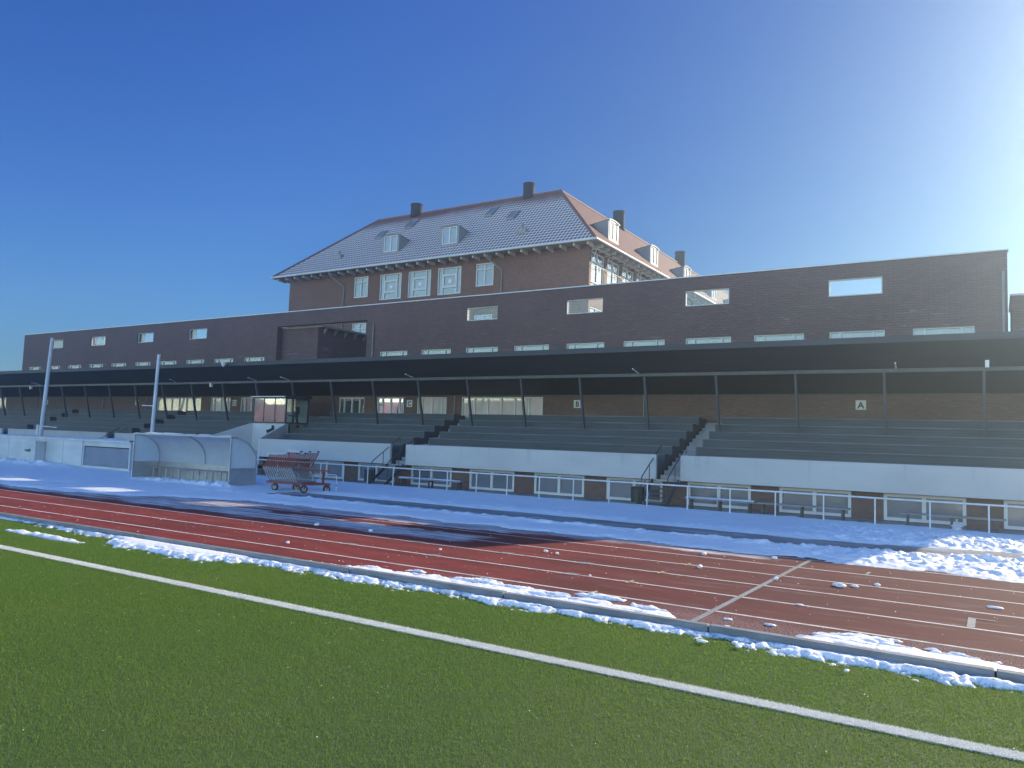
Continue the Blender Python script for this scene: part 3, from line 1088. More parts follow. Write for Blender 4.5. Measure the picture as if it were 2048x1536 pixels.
mb.box(-52.3, -52.0, YS + 0.31, 56.6, 0, 15.62)
mb.box(-52.3, -34, 56.6, 56.9, 0, 15.62)
mb.box(-33.9, -33.6, 56.9, 96, 0, 15.62)
mb.build('wall', m_brick_school, sch)
MB().box(-51.9, XR - .35, YS + .6, YS + .7, 0, 15.5).box(XR - .8, XR - .7, YS + .8, 95, 0, 15.5).build('interior', m_black, sch)


def school_window(a, b, c, d, k, fr):
    if k == 'n':
        window(sch, fr, a, b, c, d, (0.5,), ((0, 1, 0.74),), 0.085, 0.09, -0.10, g_pale)
    else:
        w = window(sch, fr, a, b, c, d, (0.2, 0.8), ((0.2, 0.8, 0.74), (0.2, 0.8, 0.27)), 0.075, 0.09, -0.10, g_pale)
        mb = MB()   # inner casement and a square paper notice on the glass
        ua, ub = a + (b - a) * .2, a + (b - a) * .8
        va, vb = c + (d - c) * .27, c + (d - c) * .74
        for q in ((ua + .05, ub - .05, va + .04, va + .13), (ua + .05, ub - .05, vb - .13, vb - .04), (ua + .05, ua + .14, va + .13, vb - .13), (ub - .14, ub - .05, va + .13, vb - .13)):
            mb.fbox(fr, *q, -.09, -.012)
        mb.build('casement', m_white_frame, w)
        um, vm = (a + b) / 2, (va + vb) / 2
        MB().fbox(fr, um - .13, um + .13, vm - .14, vm + .12, -.079, -.072).build('notice', m_white, w)


for w in wins + low_w:
    school_window(*w, FS)
for a, b, c, d in rw + rw2:
    window(sch, FR_, a, b, c, d, (0.5,), ((0, 1, 0.72), (0, 1, 0.14)), 0.085, 0.09, -0.12, g_dark)
for a, b, c, d in rw[:9]:   # slim folding blind frames that stand off the wall
    mb = MB()
    for u in (a - .04, b + .04):
        mb.bar(FR_.p(u, d, 0.0), FR_.p(u, d + .08, 0.42), .035)
        mb.bar(FR_.p(u, d + .08, 0.42), FR_.p(u, d - .95, 0.12), .03)
    mb.bar(FR_.p(a - .04, d + .08, .42), FR_.p(b + .04, d + .08, .42), .05)
    mb.bar(FR_.p(a - .04, d - .95, .12), FR_.p(b + .04, d - .95, .12), .03)
    mb.build('blind_frame', m_white_frame, sch)

XL_E, XR_E, YF_E, YR_E = -53.4, -22.15, 44.95, 57.65
RL, RR, RY = -47.1, -28.4, 51.3
mb = MB().quad((XL_E, YF_E, EZ), (XR_E, YF_E, EZ), (RR, RY, RZ), (RL, RY, RZ))
mb.build('roof', m_roof_snow, sch)
mb = MB()
mb.quad((XL_E, YR_E, EZ), (XL_E, YF_E, EZ), (RL, RY, RZ))
mb.quad((XR_E, YF_E, EZ), (XR_E, 97, EZ), (RR, 97, RZ), (RR, RY, RZ))
mb.quad((XL_E, YR_E, EZ), (RL, RY, RZ), (RR, RY, RZ), (-34.7, YR_E, EZ))
mb.quad((-34.7, YR_E, EZ), (RR, RY, RZ), (RR, 97, RZ), (-34.7, 97, EZ))
mb.build('roof', m_roof_red, sch)
mb = MB()   # ridge and hip tiles
for p, q in (((RL, RY, RZ), (RR, RY, RZ)), ((XL_E, YF_E, EZ), (RL, RY, RZ)), ((XR_E, YF_E, EZ), (RR, RY, RZ)), ((RR, RY, RZ), (RR, 97, RZ))):
    p, q = Vector(p), Vector(q)
    L = (q - p).length
    n = int(L / 0.42)
    for i in range(n):
        a, b = p.lerp(q, i / n), p.lerp(q, (i + 1.08) / n)
        mb.tube([a + Vector((0, 0, -.02)), b + Vector((0, 0, .0))], 0.115, 8, 0.135)
mb.build('ridge_tiles', m_tileplain, sch)
mb = MB()   # soffit and gutter
mb.quad((XL_E, YF_E, EZ - .04), (XL_E, YS + .3, EZ - .04), (XR_E, YS + .3, EZ - .04), (XR_E, YF_E, EZ - .04))
mb.quad((XR - .3, YS, EZ - .045), (XR_E, YS, EZ - .045), (XR_E, 97, EZ - .045), (XR - .3, 97, EZ - .045))
mb.quad((XL_E, YF_E, EZ - .05), (-52, YF_E, EZ - .05), (-52, YR_E, EZ - .05), (XL_E, YR_E, EZ - .05))
mb.build('soffit', m_zinc, sch)
mb = MB()
mb.tube([(XL_E - .05, YF_E - .06, EZ - .03), (XR_E + .06, YF_E - .06, EZ - .03)], 0.085, 8)
mb.tube([(XR_E + .06, YF_E - .06, EZ - .03), (XR_E + .06, 97, EZ - .03)], 0.085, 8)
mb.tube([(XL_E - .05, YF_E - .06, EZ - .03), (XL_E - .05, YR_E, EZ - .03)], 0.085, 8)
mb.build('gutter', m_coping, sch)
for k in range(30):
    x = -52.9 + 1.035 * k
    MB().prism([(x, YS - .003, EZ - .06), (x, YF_E + .14, EZ - .06), (x, YF_E + .14, EZ - .30), (x, YS - .003, EZ - .36)], (.11, 0, 0)).build('eave_bracket', m_bracket, sch)
for k in range(40):
    y = 46.3 + 1.05 * k
    MB().prism([(XR + .003, y, EZ - .06), (XR_E - .14, y, EZ - .06), (XR_E - .14, y, EZ - .30), (XR + .003, y, EZ - .36)], (0, .11, 0)).build('eave_bracket', m_bracket, sch)
for x in (-45.7, -30.1):
    MB().tube([(x - .9, YF_E, EZ - .1), (x - .8, YF_E + .1, EZ - .4), (x, YS - .08, 14.5), (x, YS - .08, 9)], 0.05, 8).build('downpipe', m_zinc, sch)
SLOPE = (RZ - EZ) / (RY - YF_E)


def roof_z(n):            # height of the roof N metres in from the eave
    return EZ + SLOPE * n


def dormer(fr, u, w, zb, zt, n):
    """flat topped box dormer whose face stands N metres in from the eave"""
    d = MB()
    back = (zt - .25 - roof_z(n)) / SLOPE
    for s in (-1, 1):
        uu = u + s * w / 2
        d.prism([fr.p(uu, zb - .1, -n), fr.p(uu, zt, -n), fr.p(uu, zt - .25, -n - back)], fr.eu * (-s * .06))
    # face boards round the window
    d.fbox(fr, u - w / 2, u + w / 2, zb - .12, zb + .12, -n - .02, -n + .05)
    d.fbox(fr, u - w / 2 + .003, u - w / 2 + .16, zb + .12, zt, -n - .02, -n + .03)
    d.fbox(fr, u + w / 2 - .16, u + w / 2 - .003, zb + .12, zt, -n - .02, -n + .03)
    # shallow curved roof
    K = 8
    prof = []
    for i in range(K + 1):
        a = -1 + 2 * i / K
        prof.append((u + a * (w / 2 + .07), zt + .10 * (1 - a * a)))
    for i in range(K):
        (ua, va), (ub, vb) = prof[i], prof[i + 1]
        d.add([fr.p(ua, va, -n + .12), fr.p(ub, vb, -n + .12), fr.p(ub, vb - .25, -n - back - .1), fr.p(ua, va - .25, -n - back - .1),
               fr.p(ua, va - .07, -n + .12), fr.p(ub, vb - .07, -n + .12)], [(0, 1, 2, 3), (4, 5, 1, 0)])
    d.quad(*[fr.p(a, v - .07, -n + .02) for a, v in prof] + [fr.p(u + w / 2, zt - .12, -n + .02), fr.p(u - w / 2, zt - .12, -n + .02)])
    o = d.build('dormer', m_zinc, sch)
    a, b, c, e = u - w / 2 + .165, u + w / 2 - .165, zb + .125, zt - .02
    mb = MB()
    for q in ((a, b, c, c + .07), (a, b, e - .07, e), (a, a + .07, c + .07, e - .07), (b - .07, b, c + .07, e - .07), ((a + b) / 2 - .06, (a + b) / 2 + .06, c + .07, e - .07)):
        mb.fbox(fr, *q, -n - .02, -n + .06)
    mb.build('window', m_white_frame, o)
    MB().quad(fr.p(a + .03, c + .03, -n + .01), fr.p(b - .03, c + .03, -n + .01), fr.p(b - .03, e - .03, -n + .01), fr.p(a + .03, e - .03, -n + .01)).build('pane', g_pale, o)


FE, FER = front(YF_E), right(XR_E)
for u in (-41.05, -35.15):
    dormer(FE, u, 1.72, 16.95, 18.42, 1.30)
for u in (50.2, 58.1, 66.0, 73.9, 81.8):
    dormer(FER, u, 1.72, 16.80, 18.35, 1.20)


def on_front(x, z, lift=0.0):
    n = (z - EZ) / SLOPE
    return Vector((x, YF_E + n - lift * .7, z + lift * .7))


for x, z0, z1 in ((-44.55, 19.1, 19.95), (-42.0, 19.9, 20.85), (-33.8, 19.9, 20.85), (-31.2, 19.1, 19.95)):
    w = 0.34
    d = MB()
    A, B, C_, D = [on_front(x + s * w, z) for s, z in ((-1, z0), (1, z0), (1, z1), (-1, z1))]
    for p, q in ((A, B), (B, C_), (C_, D), (D, A)):
        d.bar(p + Vector((0, -.05, .05)), q + Vector((0, -.05, .05)), .07, .12)
    o = d.build('skylight', m_zinc, sch)
    lift = Vector((0, -.06, .06))
    MB().quad(A + lift, B + lift, C_ + lift, D + lift).build('pane', g_pale, o)
for x, z in ((-47.05, 17.3), (-28.9, 17.4)):
    d = MB()
    A = on_front(x, z)
    d.box(x - .38, x + .38, A.y - .25, A.y + .35, z - .2, z + .14)
    d.tube([A + Vector((0, -.05, .05)), A + Vector((0, -.05, .55))], .10, 10)
    d.build('roof_vent', m_zinc, sch)
for p, r, z0, z1 in (((-42.75, 51.3), .52, 21.4, 22.62), ((-31.3, 51.3), .46, 21.4, 22.75), ((-28.4, 62.2), .52, 21.4, 23.1), ((-28.4, 78.1), .55, 21.4, 23.1)):
    d = MB()
    d.tube([(p[0], p[1], z0), (p[0], p[1], z1)], r, 24)
    d.tube([(p[0], p[1], z1 - .10), (p[0], p[1], z1 + .003)], r + .035, 24)
    d.tube([(p[0], p[1], z0), (p[0], p[1], z0 + .25)], r + .03, 24)
    d.build('chimney', m_soot, sch)

# ------------------------------------------------------------------ grandstand
st = thing('grandstand', 'long roofed grandstand with dark slatted rows, white parapets and slanting steel posts', 'grandstand', (-36, 30, 0))
XE0, XE1 = -82.0, 3.3
AISLES = [(-10.83, -9.88), (-23.95, -23.02), (-47.35, -46.45), (-60.6, -59.7), (-74.0, -73.1)]
ENTRY = (-37.4, -33.0)
SECT = [(-9.88, XE1), (-23.02, -10.83), (-33.0, -23.95), (-46.45, -37.4), (-59.7, -47.35), (-73.1, -60.6), (XE0, -74.0)]
# back wall with windows and doors
YW = 33.8
FW = front(YW)
bw = [(-24.45, -19.38, 3.34, 4.48, 'B'), (-27.53, -25.45, 3.34, 4.48, 'bl'), (-30.53, -28.48, 3.34, 4.48, 'mi'), (-33.56, -31.5, 3.34, 4.48, 'dk'),
      (-45.68, -43.6, 3.34, 4.48, 'bl'), (-42.57, -40.5, 3.34, 4.48, 'dk'), (-51.8, -46.7, 3.34, 4.48, 'B'), (-79.0, -73.9, 3.34, 4.6, 'B')]
mb = MB()
wall_grid(mb, FW, XE0, XE1, 2.9, 4.62, [w[:4] for w in bw], 0.19)
mb.build('back_wall', m_brick_stand, st)
for a, b, c, d, k in bw:
    if k == 'B':
        window(st, FW, a, b, c, d, (1 / 6, 1 / 3, .5, 2 / 3, 5 / 6), (), 0.07, 0.08, -.12, g_blind, m_white_frame)
    elif k == 'bl':
        window(st, FW, a, b, c, d, (0.17, .5, 0.83), (), 0.07, 0.08, -.12, g_blind, m_white_frame)
    elif k == 'mi':
        window(st, FW, a, b, c, d, (0.2, .5, 0.82), (), 0.09, 0.08, -.12, g_mirror, m_white_frame)
    else:
        window(st, FW, a, b, c, d, (0.2, .5, 0.8), (), 0.08, 0.08, -.12, g_dark, m_white_frame)
mb = MB()
for x in (-24.85, -53.0, -58.6, -13.9, -68.5, -38.6):
    mb.tube([(x, YW - .06, 3.3), (x, YW - .06, 4.55)], .035, 8)
mb.build('downpipe', m_zinc, st)
MB().box(XE0, XE1, YW - .05, YW - .003, 4.50, 4.56).build('cable_tray', m_grey_steel, st)

# concrete terrace under the rows
mb = MB()
prof = [(27.76, 0.9), (27.76, 1.56)]
for k in range(6):
    y, z = 29.35 + .8 * (k - 1), 2.18 + .325 * (k - 1)
    prof += [(y - .02, z - .33 if k else 1.56), (y - .02, z - .02)]
prof += [(33.55, 3.46), (33.55, 3.2), (33.78, 3.2), (33.78, 0.9)]
for a, b in SECT:
    mb.prism([(a + .03, y, z) for y, z in prof], (b - a - .06, 0, 0))
mb.build('terrace', m_grey_steel, st)
mb = MB()
mb.box(XE0, XE1, 33.56, 33.78, 0.5, 3.3)
mb.build('landing', m_conc, st)
# slatted bench rows
for si, (a, b) in enumerate(SECT):
    for k in range(6):
        y, z = 29.35 + .8 * (k - 1), 2.18 + .325 * (k - 1)
        mb = MB()
        for j in range(3):        # riser slats
            mb.box(a, b, y - .055 - .003 * (j % 2), y - .02 - .003 * (j % 2), z - .31 + .105 * j, z - .31 + .105 * j + .075)
        mb.m = 1
        mb.box(a, b, y - .075, y + .05, z - .012, z + .024)     # paler front edge
        mb.m = 0
        for j in range(1, 4):     # seat slats
            mb.box(a, b, y - .04 + .105 * j, y + .05 + .105 * j, z - .018, z + .02)
        mb.build('bench_row', [m_seat, m_nosing], st)
# aisle steps, two per row, in pale concrete
for a, b in AISLES:
    mb = MB()
    n = 15
    for i in range(n):
        z1 = 0.93 + .1625 * (i + 1) - .1625
        y0 = 27.62 + .40 * i
        mb.box(a + .02, b - .02, y0, 33.5, z1 - (.1625 if i else .06), z1 - .0)
    mb.build('aisle_stair', m_conc, st)
# parapets
for a, b in SECT:
    MB().box(a, b, 27.6, 27.74, 0.92, 1.86).build('parapet', m_parapet, st, 0.012)
# wall and cellar windows beneath
YC = 28.0
FC = front(YC)
cw = [(-3.11 - 3.31 * k, -0.78 - 3.31 * k) for k in range(9)] + [(-3.11 + 3.31, 2.55)] + [(-40.6 - 3.31 * k, -38.3 - 3.31 * k) for k in range(11)]
mb = MB()
wall_grid(mb, FC, XE0, XE1, -.05, 0.915, [(a, b, 0.03, 0.90) for a, b in cw], .2)
mb.build('cellar_wall', m_brick_stand, st)
for a, b in cw:
    w = window(st, FC, a, b, 0.03, 0.90, (0.5,), (), 0.10, 0.09, -.10, g_room)
# canopy: rises forward from the wall, kinked over the beam
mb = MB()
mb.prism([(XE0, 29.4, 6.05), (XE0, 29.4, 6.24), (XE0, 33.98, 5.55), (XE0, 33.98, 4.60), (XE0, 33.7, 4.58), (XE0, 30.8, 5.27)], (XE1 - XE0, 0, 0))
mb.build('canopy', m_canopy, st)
mb = MB()
mb.box(XE0, XE1, 29.36, 29.397, 6.03, 6.255)
mb.build('fascia', m_fascia, st)
MB().box(XE0, XE1, 30.72, 30.9, 5.13, 5.262).build('beam', m_grey_steel, st)
for k in range(-3, 24):
    x = -9.6 - 3.1 * k
    if XE0 < x < XE1:
        d = MB()
        d.bar((x, 31.45, 2.55), (x, 30.83, 5.13), .085, .12)
        d.box(x - .09, x + .09, 31.36, 31.54, 2.50, 2.60)
        d.build('post', m_grey_steel, st)
for x, xa in ((-37.37, -37.19), (-34.53, -34.41), (-25.33, -25.22), (-12.93, -12.88), (-45.16, -44.67), (-62.0, -61.9), (-3.0, -2.95)):
    MB().tube([(xa, 29.95, 5.38), (x, 30.7, 5.27)], .028, 8).build('light_tube', m_white, st)
for x in (-38.5,):
    d = MB()
    d.box(x - .06, x + .06, 29.1, 29.34, 6.12, 6.22)
    d.tube([(x + .18, 29.16, 6.12), (x + .18, 29.0, 6.06)], .07, 10, .08)
    d.tube([(x, 29.22, 6.10), (x, 29.22, 5.98)], .05, 10)
    d.build('camera_cluster', m_white, st)
for x, y, z in ((-0.2, 30.3, 5.22), (-41.6, 30.75, 4.95), (-63.2, 30.6, 4.95)):
    MB().box(x - .06, x + .06, y - .08, y + .08, z - .02, z + .22).build('loudspeaker', m_white, st)
# central way up with slanting side walls
for xa, xb in ((-37.4, -36.75), (-33.0, -33.75)):
    s = .14 if xa < -36 else -.14
    d = MB()
    P = [(xa, 27.6, .5), (xb, 30.05, .5), (xb, 30.05, 2.74), (xa, 27.6, 1.86)]
    d.prism(P, (s, 0, 0))
    d.build('side_wall', m_white_conc, st)
MB().box(-36.75, -33.75, 30.03, 30.15, .5, 2.72).build('end_wall', m_white_conc, st)
d = MB()
for i in range(8):
    d.box(-37.2, -33.2, 27.4 + .3 * i, 30.0, -.02 + .14 * i, .14 + .14 * i)
d.build('entry_stair', m_conc, st)
d = MB()
d.box(-34.86, -34.78, 29.90, 30.02, 2.35, 2.62)
d.tube([(-34.82, 29.9, 2.38), (-35.02, 29.72, 2.25)], .07, 10, .1)
d.build('lamp', m_black, st)

# sign boards on the back wall
def sign(letter, x):
    t = thing('section_sign', 'square white board with a dark capital %s on the brick back wall of the grandstand' % letter, 'sign', (x, YW, 3.93), 'section letter signs along the grandstand')
    MB().fbox(FW, x - .195, x + .195, 3.93, 4.31, .004, .022).build('board', m_sign, t)
    cu = bpy.data.curves.new('letter', 'FONT')
    cu.body = letter
    cu.size = .36
    cu.extrude = .003
    cu.offset = .012
    cu.align_x = 'CENTER'
    to = bpy.data.objects.new('letter_curve', cu)
    COL.objects.link(to)
    bpy.context.view_layer.update()
    me = bpy.data.meshes.new_from_object(to.evaluated_get(bpy.context.evaluated_depsgraph_get()))
    bpy.data.objects.remove(to)
    me.materials.clear()
    me.materials.append(m_ink)
    o = bpy.data.objects.new('letter', me)
    COL.objects.link(o)
    o.parent = t
    o.rotation_euler = (R(90), 0, 0)
    o.location = (0, -.027, .06)


for L_, x in (('A', -4.58), ('B', -17.41), ('C', -28.05), ('D', -43.14), ('E', -54.25), ('F', -67.0)):
    sign(L_, x)

# press box
pb = thing('press_box', 'small glazed commentary box with three reflecting panes above the white entrance wall of the grandstand', 'press box', (-35.25, 30.9, 2.72))
XA, XB, YA, YZ_ = -36.65, -33.86, 30.0, 31.75
d = MB()
for x in (XA + .04, XB - .04):
    for y in (YA + .04, YZ_ - .04):
        d.box(x - .04, x + .04, y - .04, y + .04, 2.75, 4.22)
for k in (1, 2):
    x = XA + (XB - XA) * k / 3
    d.box(x - .025, x + .025, YA + .01, YA + .07, 2.82, 4.15)
d.box(XA, XB, YA, YA + .08, 2.75, 2.82).box(XA, XB, YA, YA + .08, 4.15, 4.22)
d.box(XB - .08, XB, YA + .08, YZ_ - .08, 2.751, 2.82).box(XB - .08, XB, YA + .08, YZ_ - .08, 4.15, 4.219)
d.box(XB - .06, XB - .01, 30.52, 30.58, 2.82, 4.15)
d.build('frame', m_dark_steel, pb)
MB().quad((XA + .05, YA + .02, 2.8), (XB - .05, YA + .02, 2.8), (XB - .05, YA + .03, 4.17), (XA + .05, YA + .03, 4.17)).build('front_glass', g_front, pb)
MB().quad((XB - .03, YA + .06, 2.8), (XB - .03, YZ_ - .06, 2.8), (XB - .03, YZ_ - .06, 4.17), (XB - .03, YA + .06, 4.17)).build('side_glass', g_side, pb)
d = MB()
d.box(XA + .02, XB - .1, YZ_ - .03, YZ_, 2.75, 4.2).box(XA, XA + .04, YA + .09, YZ_ - .09, 2.75, 4.2)
d.build('lining', m_interior, pb)
MB().box(XA, XB - .09, YA + .09, YZ_ - .09, 2.70, 2.749).build('floor', m_conc, pb)
MB().prism([(XA - .08, YA - .12, 4.225), (XA - .08, YA - .12, 4.30), (XA - .08, YZ_ + .1, 4.42), (XA - .08, YZ_ + .1, 4.225)], (XB - XA + .16, 0, 0)).build('roof', m_dark_steel, pb)
MB().box(XA - .08, XB + .02, YA - .15, YA - .122, 4.235, 4.275).build('roof_trim', m_white, pb)
MB().box(XB - .75, XB - .12, YA + .12, YA + .5, 3.28, 3.32).build('desk', m_interior, pb)
ch = thing('office_chair', 'dark office chair inside the commentary box', 'chair', (-34.35, 31.05, 2.75))
MB().box(-34.58, -34.12, 30.85, 31.25, 3.18, 3.25).build('seat', m_black, ch, .02)
MB().box(-34.58, -34.12, 31.22, 31.28, 3.3, 3.75).build('backrest', m_black, ch, .02)
MB().tube([(-34.35, 31.05, 2.76), (-34.35, 31.05, 3.18)], .03, 8).bar((-34.6, 31.05, 2.78), (-34.1, 31.05, 2.78), .04).bar((-34.35, 30.8, 2.78), (-34.35, 31.3, 2.78), .04).build('stem', m_black, ch)


# steel stairs up to the aisles
def steel_stair(a, b, label):
    t = thing('steel_stair', label, 'stair', ((a + b) / 2, 26.9, 0), 'steel stairs up to the grandstand aisles')
    for i in range(5):
        z, y = .155 * (i + 1), 26.45 + .24 * i
        MB().box(a + .03, b - .03, y, y + .25, z - .03, z).build('tread', m_grey_steel, t)
    for x in (a, b):
        MB().bar((x, 26.35, .02), (x, 27.6, .90), .04, .13).build('stringer', m_dark_steel, t)
        MB().tube([(x, 26.5, .0), (x, 26.5, .98), (x, 26.58, 1.08), (x, 28.4, 2.2), (x, 28.4, 1.95)], .022, 8).build('handrail', m_dark_steel, t)
        MB().tube([(x, 27.25, .7), (x, 27.25, 1.48)], .018, 8).build('baluster', m_dark_steel, t)
    return t


steel_stair(-10.95, -9.95, 'dark steel stair up to the aisle between the signs A and B')
steel_stair(-24.05, -23.1, 'dark steel stair up to the aisle between the hurdle cart and sign C')
steel_stair(-47.3, -46.45, 'dark steel stair behind the white storage box')

# ------------------------------------------------------------------ railing, benches, bins
rl = thing('railing', 'low white steel railing on posts along the front of the grandstand', 'railing', (-15, 25.7, 0))
MB().tube([(-33.5, 25.7, .86), (4.6, 25.7, .83)], .030, 10).build('rail', m_rail, rl)
for k in range(26):
    x = 2.75 - 1.46 * k
    if x > -33.6:
        MB().tube([(x, 25.7, -.03), (x, 25.7, .84)], .024, 8).build('post', m_rail, rl)


def bench(x0, x1, label, snow, y=26.75, z=.40):
    t = thing('bench', label, 'bench', ((x0 + x1) / 2, y, 0), 'plank benches in front of the cellar windows')
    MB().box(x0, x1, y - .17, y - .015, z - .05, z).box(x0, x1, y + .015, y + .17, z - .05, z).build('seat', m_wood, t)
    n = max(2, int((x1 - x0) / 1.2) + 1)
    for i in range(n):
        x = x0 + .2 + (x1 - x0 - .4) * i / (n - 1)
        d = MB()
        d.box(x - .03, x + .03, y - .15, y - .09, 0, z - .052).box(x - .03, x + .03, y + .09, y + .15, 0, z - .052).box(x - .028, x + .028, y - .09, y + .09, z - .12, z - .06)
        d.build('leg', m_dark_steel, t)
    if snow:
        xsn = np.arange(x0 + .03, x1 - .02, .05)
        o = heightfield('snow_cover', xsn, np.linspace(y - .165, y + .165, 9), lambda X, Y: z + .002 + .035 * sstep(0, .06, .165 - np.abs(Y - y)) * (0.35 + fbm(X * 3, Y * 8, 7)), m_snow_clod, -9)
        o.parent = t
        o.location = -t.location


bench(-22.55, -19.1, 'plank bench with snow on its seat right of the left steel stair', True)
bench(-9.35, -6.9, 'plank bench with a snow patch close to the right steel stair', True)
bench(-6.85, -3.95, 'plank bench without a gap right of the one by the steel stair', False)
bench(-2.5, .25, 'plank bench nearest the right edge behind the railing', False)


def bin_(x, label, y=27.15):
    t = thing('litter_bin', label, 'bin', (x, y, 0), 'dark litter bins by the steel stairs')
    d = MB()
    d.tube([(x, y, .07), (x, y, .58)], .25, 20, .27)
    d.build('body', m_bin, t)
    MB().tube([(x, y, .58), (x, y, .64)], .285, 20, .25).build('lid', m_bin, t)
    MB().tube([(x, y, 0), (x, y, .07)], .05, 8).build('foot', m_black, t)
    MB().tube([(x + .29, y - .05, 0), (x + .29, y - .05, .9)], .025, 8).build('post', m_dark_steel, t)


bin_(-24.75, 'dark round litter bin beside the left steel stair')
bin_(-11.35, 'dark round litter bin beside the right steel stair')
t = thing('stone_bollard', 'small round stone with a cap of snow under the rightmost bench', 'stone', (-.98, 26.35, 0))
MB().tube([(-.98, 26.35, 0), (-.98, 26.35, .12)], .15, 16, .13).build('base', m_stone, t)
MB().tube([(-.98, 26.35, .122), (-.98, 26.35, .16), (-.98, 26.35, .19)], .19, 16, .06).build('snow_cap', m_snow_clod, t)
MB().tube([(-.98, 26.35, .19), (-.98, 26.35, .33)], .025, 8).build('pin', m_stone, t)

# ------------------------------------------------------------------ dugout
dg = thing('dugout', 'curved team dugout of frosted sheet on an aluminium frame with a bench inside', 'dugout', (-28.4, 20.1, 0))
X0, X1, Y0, Y1 = -31.6, -25.2, 19.7, 20.95
N = 14
arc = [(Y0 + .10 + (Y1 - Y0 - .10) * math.sin(math.pi / 2 * i / N), .95 + .98 * math.cos(math.pi / 2 * i / N)) for i in range(N + 1)]
arc = [(Y0, 1.94)] + arc
d = MB()
shell = arc + [(Y1, .72)]
for (ya, za), (yb, zb) in zip(shell[:-1], shell[1:]):
    d.add([(X0, ya, za), (X1, ya, za), (X1, yb, zb), (X0, yb, zb)], [(0, 1, 2, 3)], True)
d.build('shell', m_acrylic, dg)
for x in (X0, X1):
    d = MB()
    d.quad((x, Y0, .72), *[(x, y, z) for y, z in arc], (x, Y1, .72))
    d.build('side_panel', m_acrylic, dg)
    d = MB()
    d.quad((x, Y0, 0), (x, Y1, 0), (x, Y1, .72), (x, Y0, .72))
    d.build('side_kickboard', m_alu, dg)
d = MB()
for x in (X0, (X0 + X1) / 2, X1):
    e = d if x in (X0, X1) else MB()
    for (ya, za), (yb, zb) in zip(arc[:-1], arc[1:]):
        e.bar((x, ya, za - .02), (x, yb, zb - .02), .055, .05)
    e.bar((x, Y1 - .01, .95), (x, Y1 - .01, 0), .055)
    if e is not d:
        e.build('rib', m_alu, dg)
for x in (X0, X1):
    d.bar((x, Y0, 0), (x, Y0, 1.92), .055)
    d.bar((x, Y0, .72), (x, Y1, .72), .04)
d.bar((X0, Y0 - .02, 1.94), (X1, Y0 - .02, 1.94), .06, .05)
d.bar((X0, Y1, .72), (X1, Y1, .72), .05, .05)
d.build('frame', m_alu, dg)
MB().box(X0 + .03, X1 - .03, Y1 - .04, Y1 - .015, .04, .70).build('back_board', m_alu, dg)
MB().box(X0 + .06, X1 - .06, 20.28, 20.62, .50, .54).build('bench', m_wood, dg)
for k in range(7):
    x = X0 + .6 + (X1 - X0 - 1.0) * k / 6
    MB().bar((x, 20.31, 0), (x, 20.31, .498), .05).bar((x, 20.60, 0), (x, 20.60, .498), .05).build('bench_leg', m_alu, dg)
o = heightfield('snow_cover', np.arange(X0 - .1, X1, .06), np.linspace(Y0 - .05, Y0 + .42, 10),
                lambda X, Y: 1.972 - .15 * np.clip(Y - Y0 - .12, 0, 1) + .05 * sstep(0, .1, .235 - np.abs(Y - Y0 - .185)) * sstep(.38, .55, fbm(X * 1.6, Y * 4, 77)), m_snow_clod, -9)
o.parent = dg
o.location = -dg.location

# ------------------------------------------------------------------ hurdle cart and hurdles
ct = thing('hurdle_cart', 'red steel hurdle cart on four rubber wheels loaded with hurdles', 'cart', (-22.4, 20.6, 0))
d = MB()
d.bar((-23.55, 20.15, .32), (-21.55, 20.15, .32), .07, .08).bar((-22.75, 20.95, .321), (-21.05, 20.95, .321), .07, .08)
d.bar((-23.5, 20.15, .323), (-22.72, 20.95, .323), .06, .075).bar((-21.58, 20.15, .323), (-21.08, 20.95, .323), .06, .075)
d.bar((-22.5, 20.15, .318), (-21.9, 20.95, .318), .06, .07)
d.build('frame', m_red, ct)
d = MB()
d.bar((-21.35, 20.9, .36), (-21.35, 20.9, .80), .06).bar((-22.6, 20.5, .82), (-21.05, 20.9, .82), .05, .06)
d.build('handle', m_red, ct)
for (x, y), a in (((-23.1, 20.15), .2), ((-21.6, 20.2), 1.0), ((-21.2, 20.95), 1.1), ((-22.55, 20.7), .8)):
    dx, dy = math.cos(a), math.sin(a)
    w = MB()
    w.tube([(x - .03 * -dy, y - .03 * dx, .14), (x + .03 * -dy, y + .03 * dx, .14)], .14, 20)
    o = w.build('wheel', m_rubber, ct)
    MB().tube([(x + .036 * -dy, y + .036 * dx, .14), (x - .036 * -dy, y - .036 * dx, .14)], .085, 16).build('rim', m_rim, o)
    MB().bar((x, y, .27), (x, y, .30), .09).bar((x - .045 * -dy, y - .045 * dx, .14), (x - .045 * -dy, y - .045 * dx, .28), .03).bar((x + .045 * -dy, y + .045 * dx, .14), (x + .045 * -dy, y + .045 * dx, .28), .03).build('fork', m_red, ct)
ORD = ['leftmost', 'second', 'third', 'fourth', 'fifth', 'sixth', 'seventh', 'eighth', 'ninth', 'tenth', 'eleventh', 'twelfth', 'rightmost']
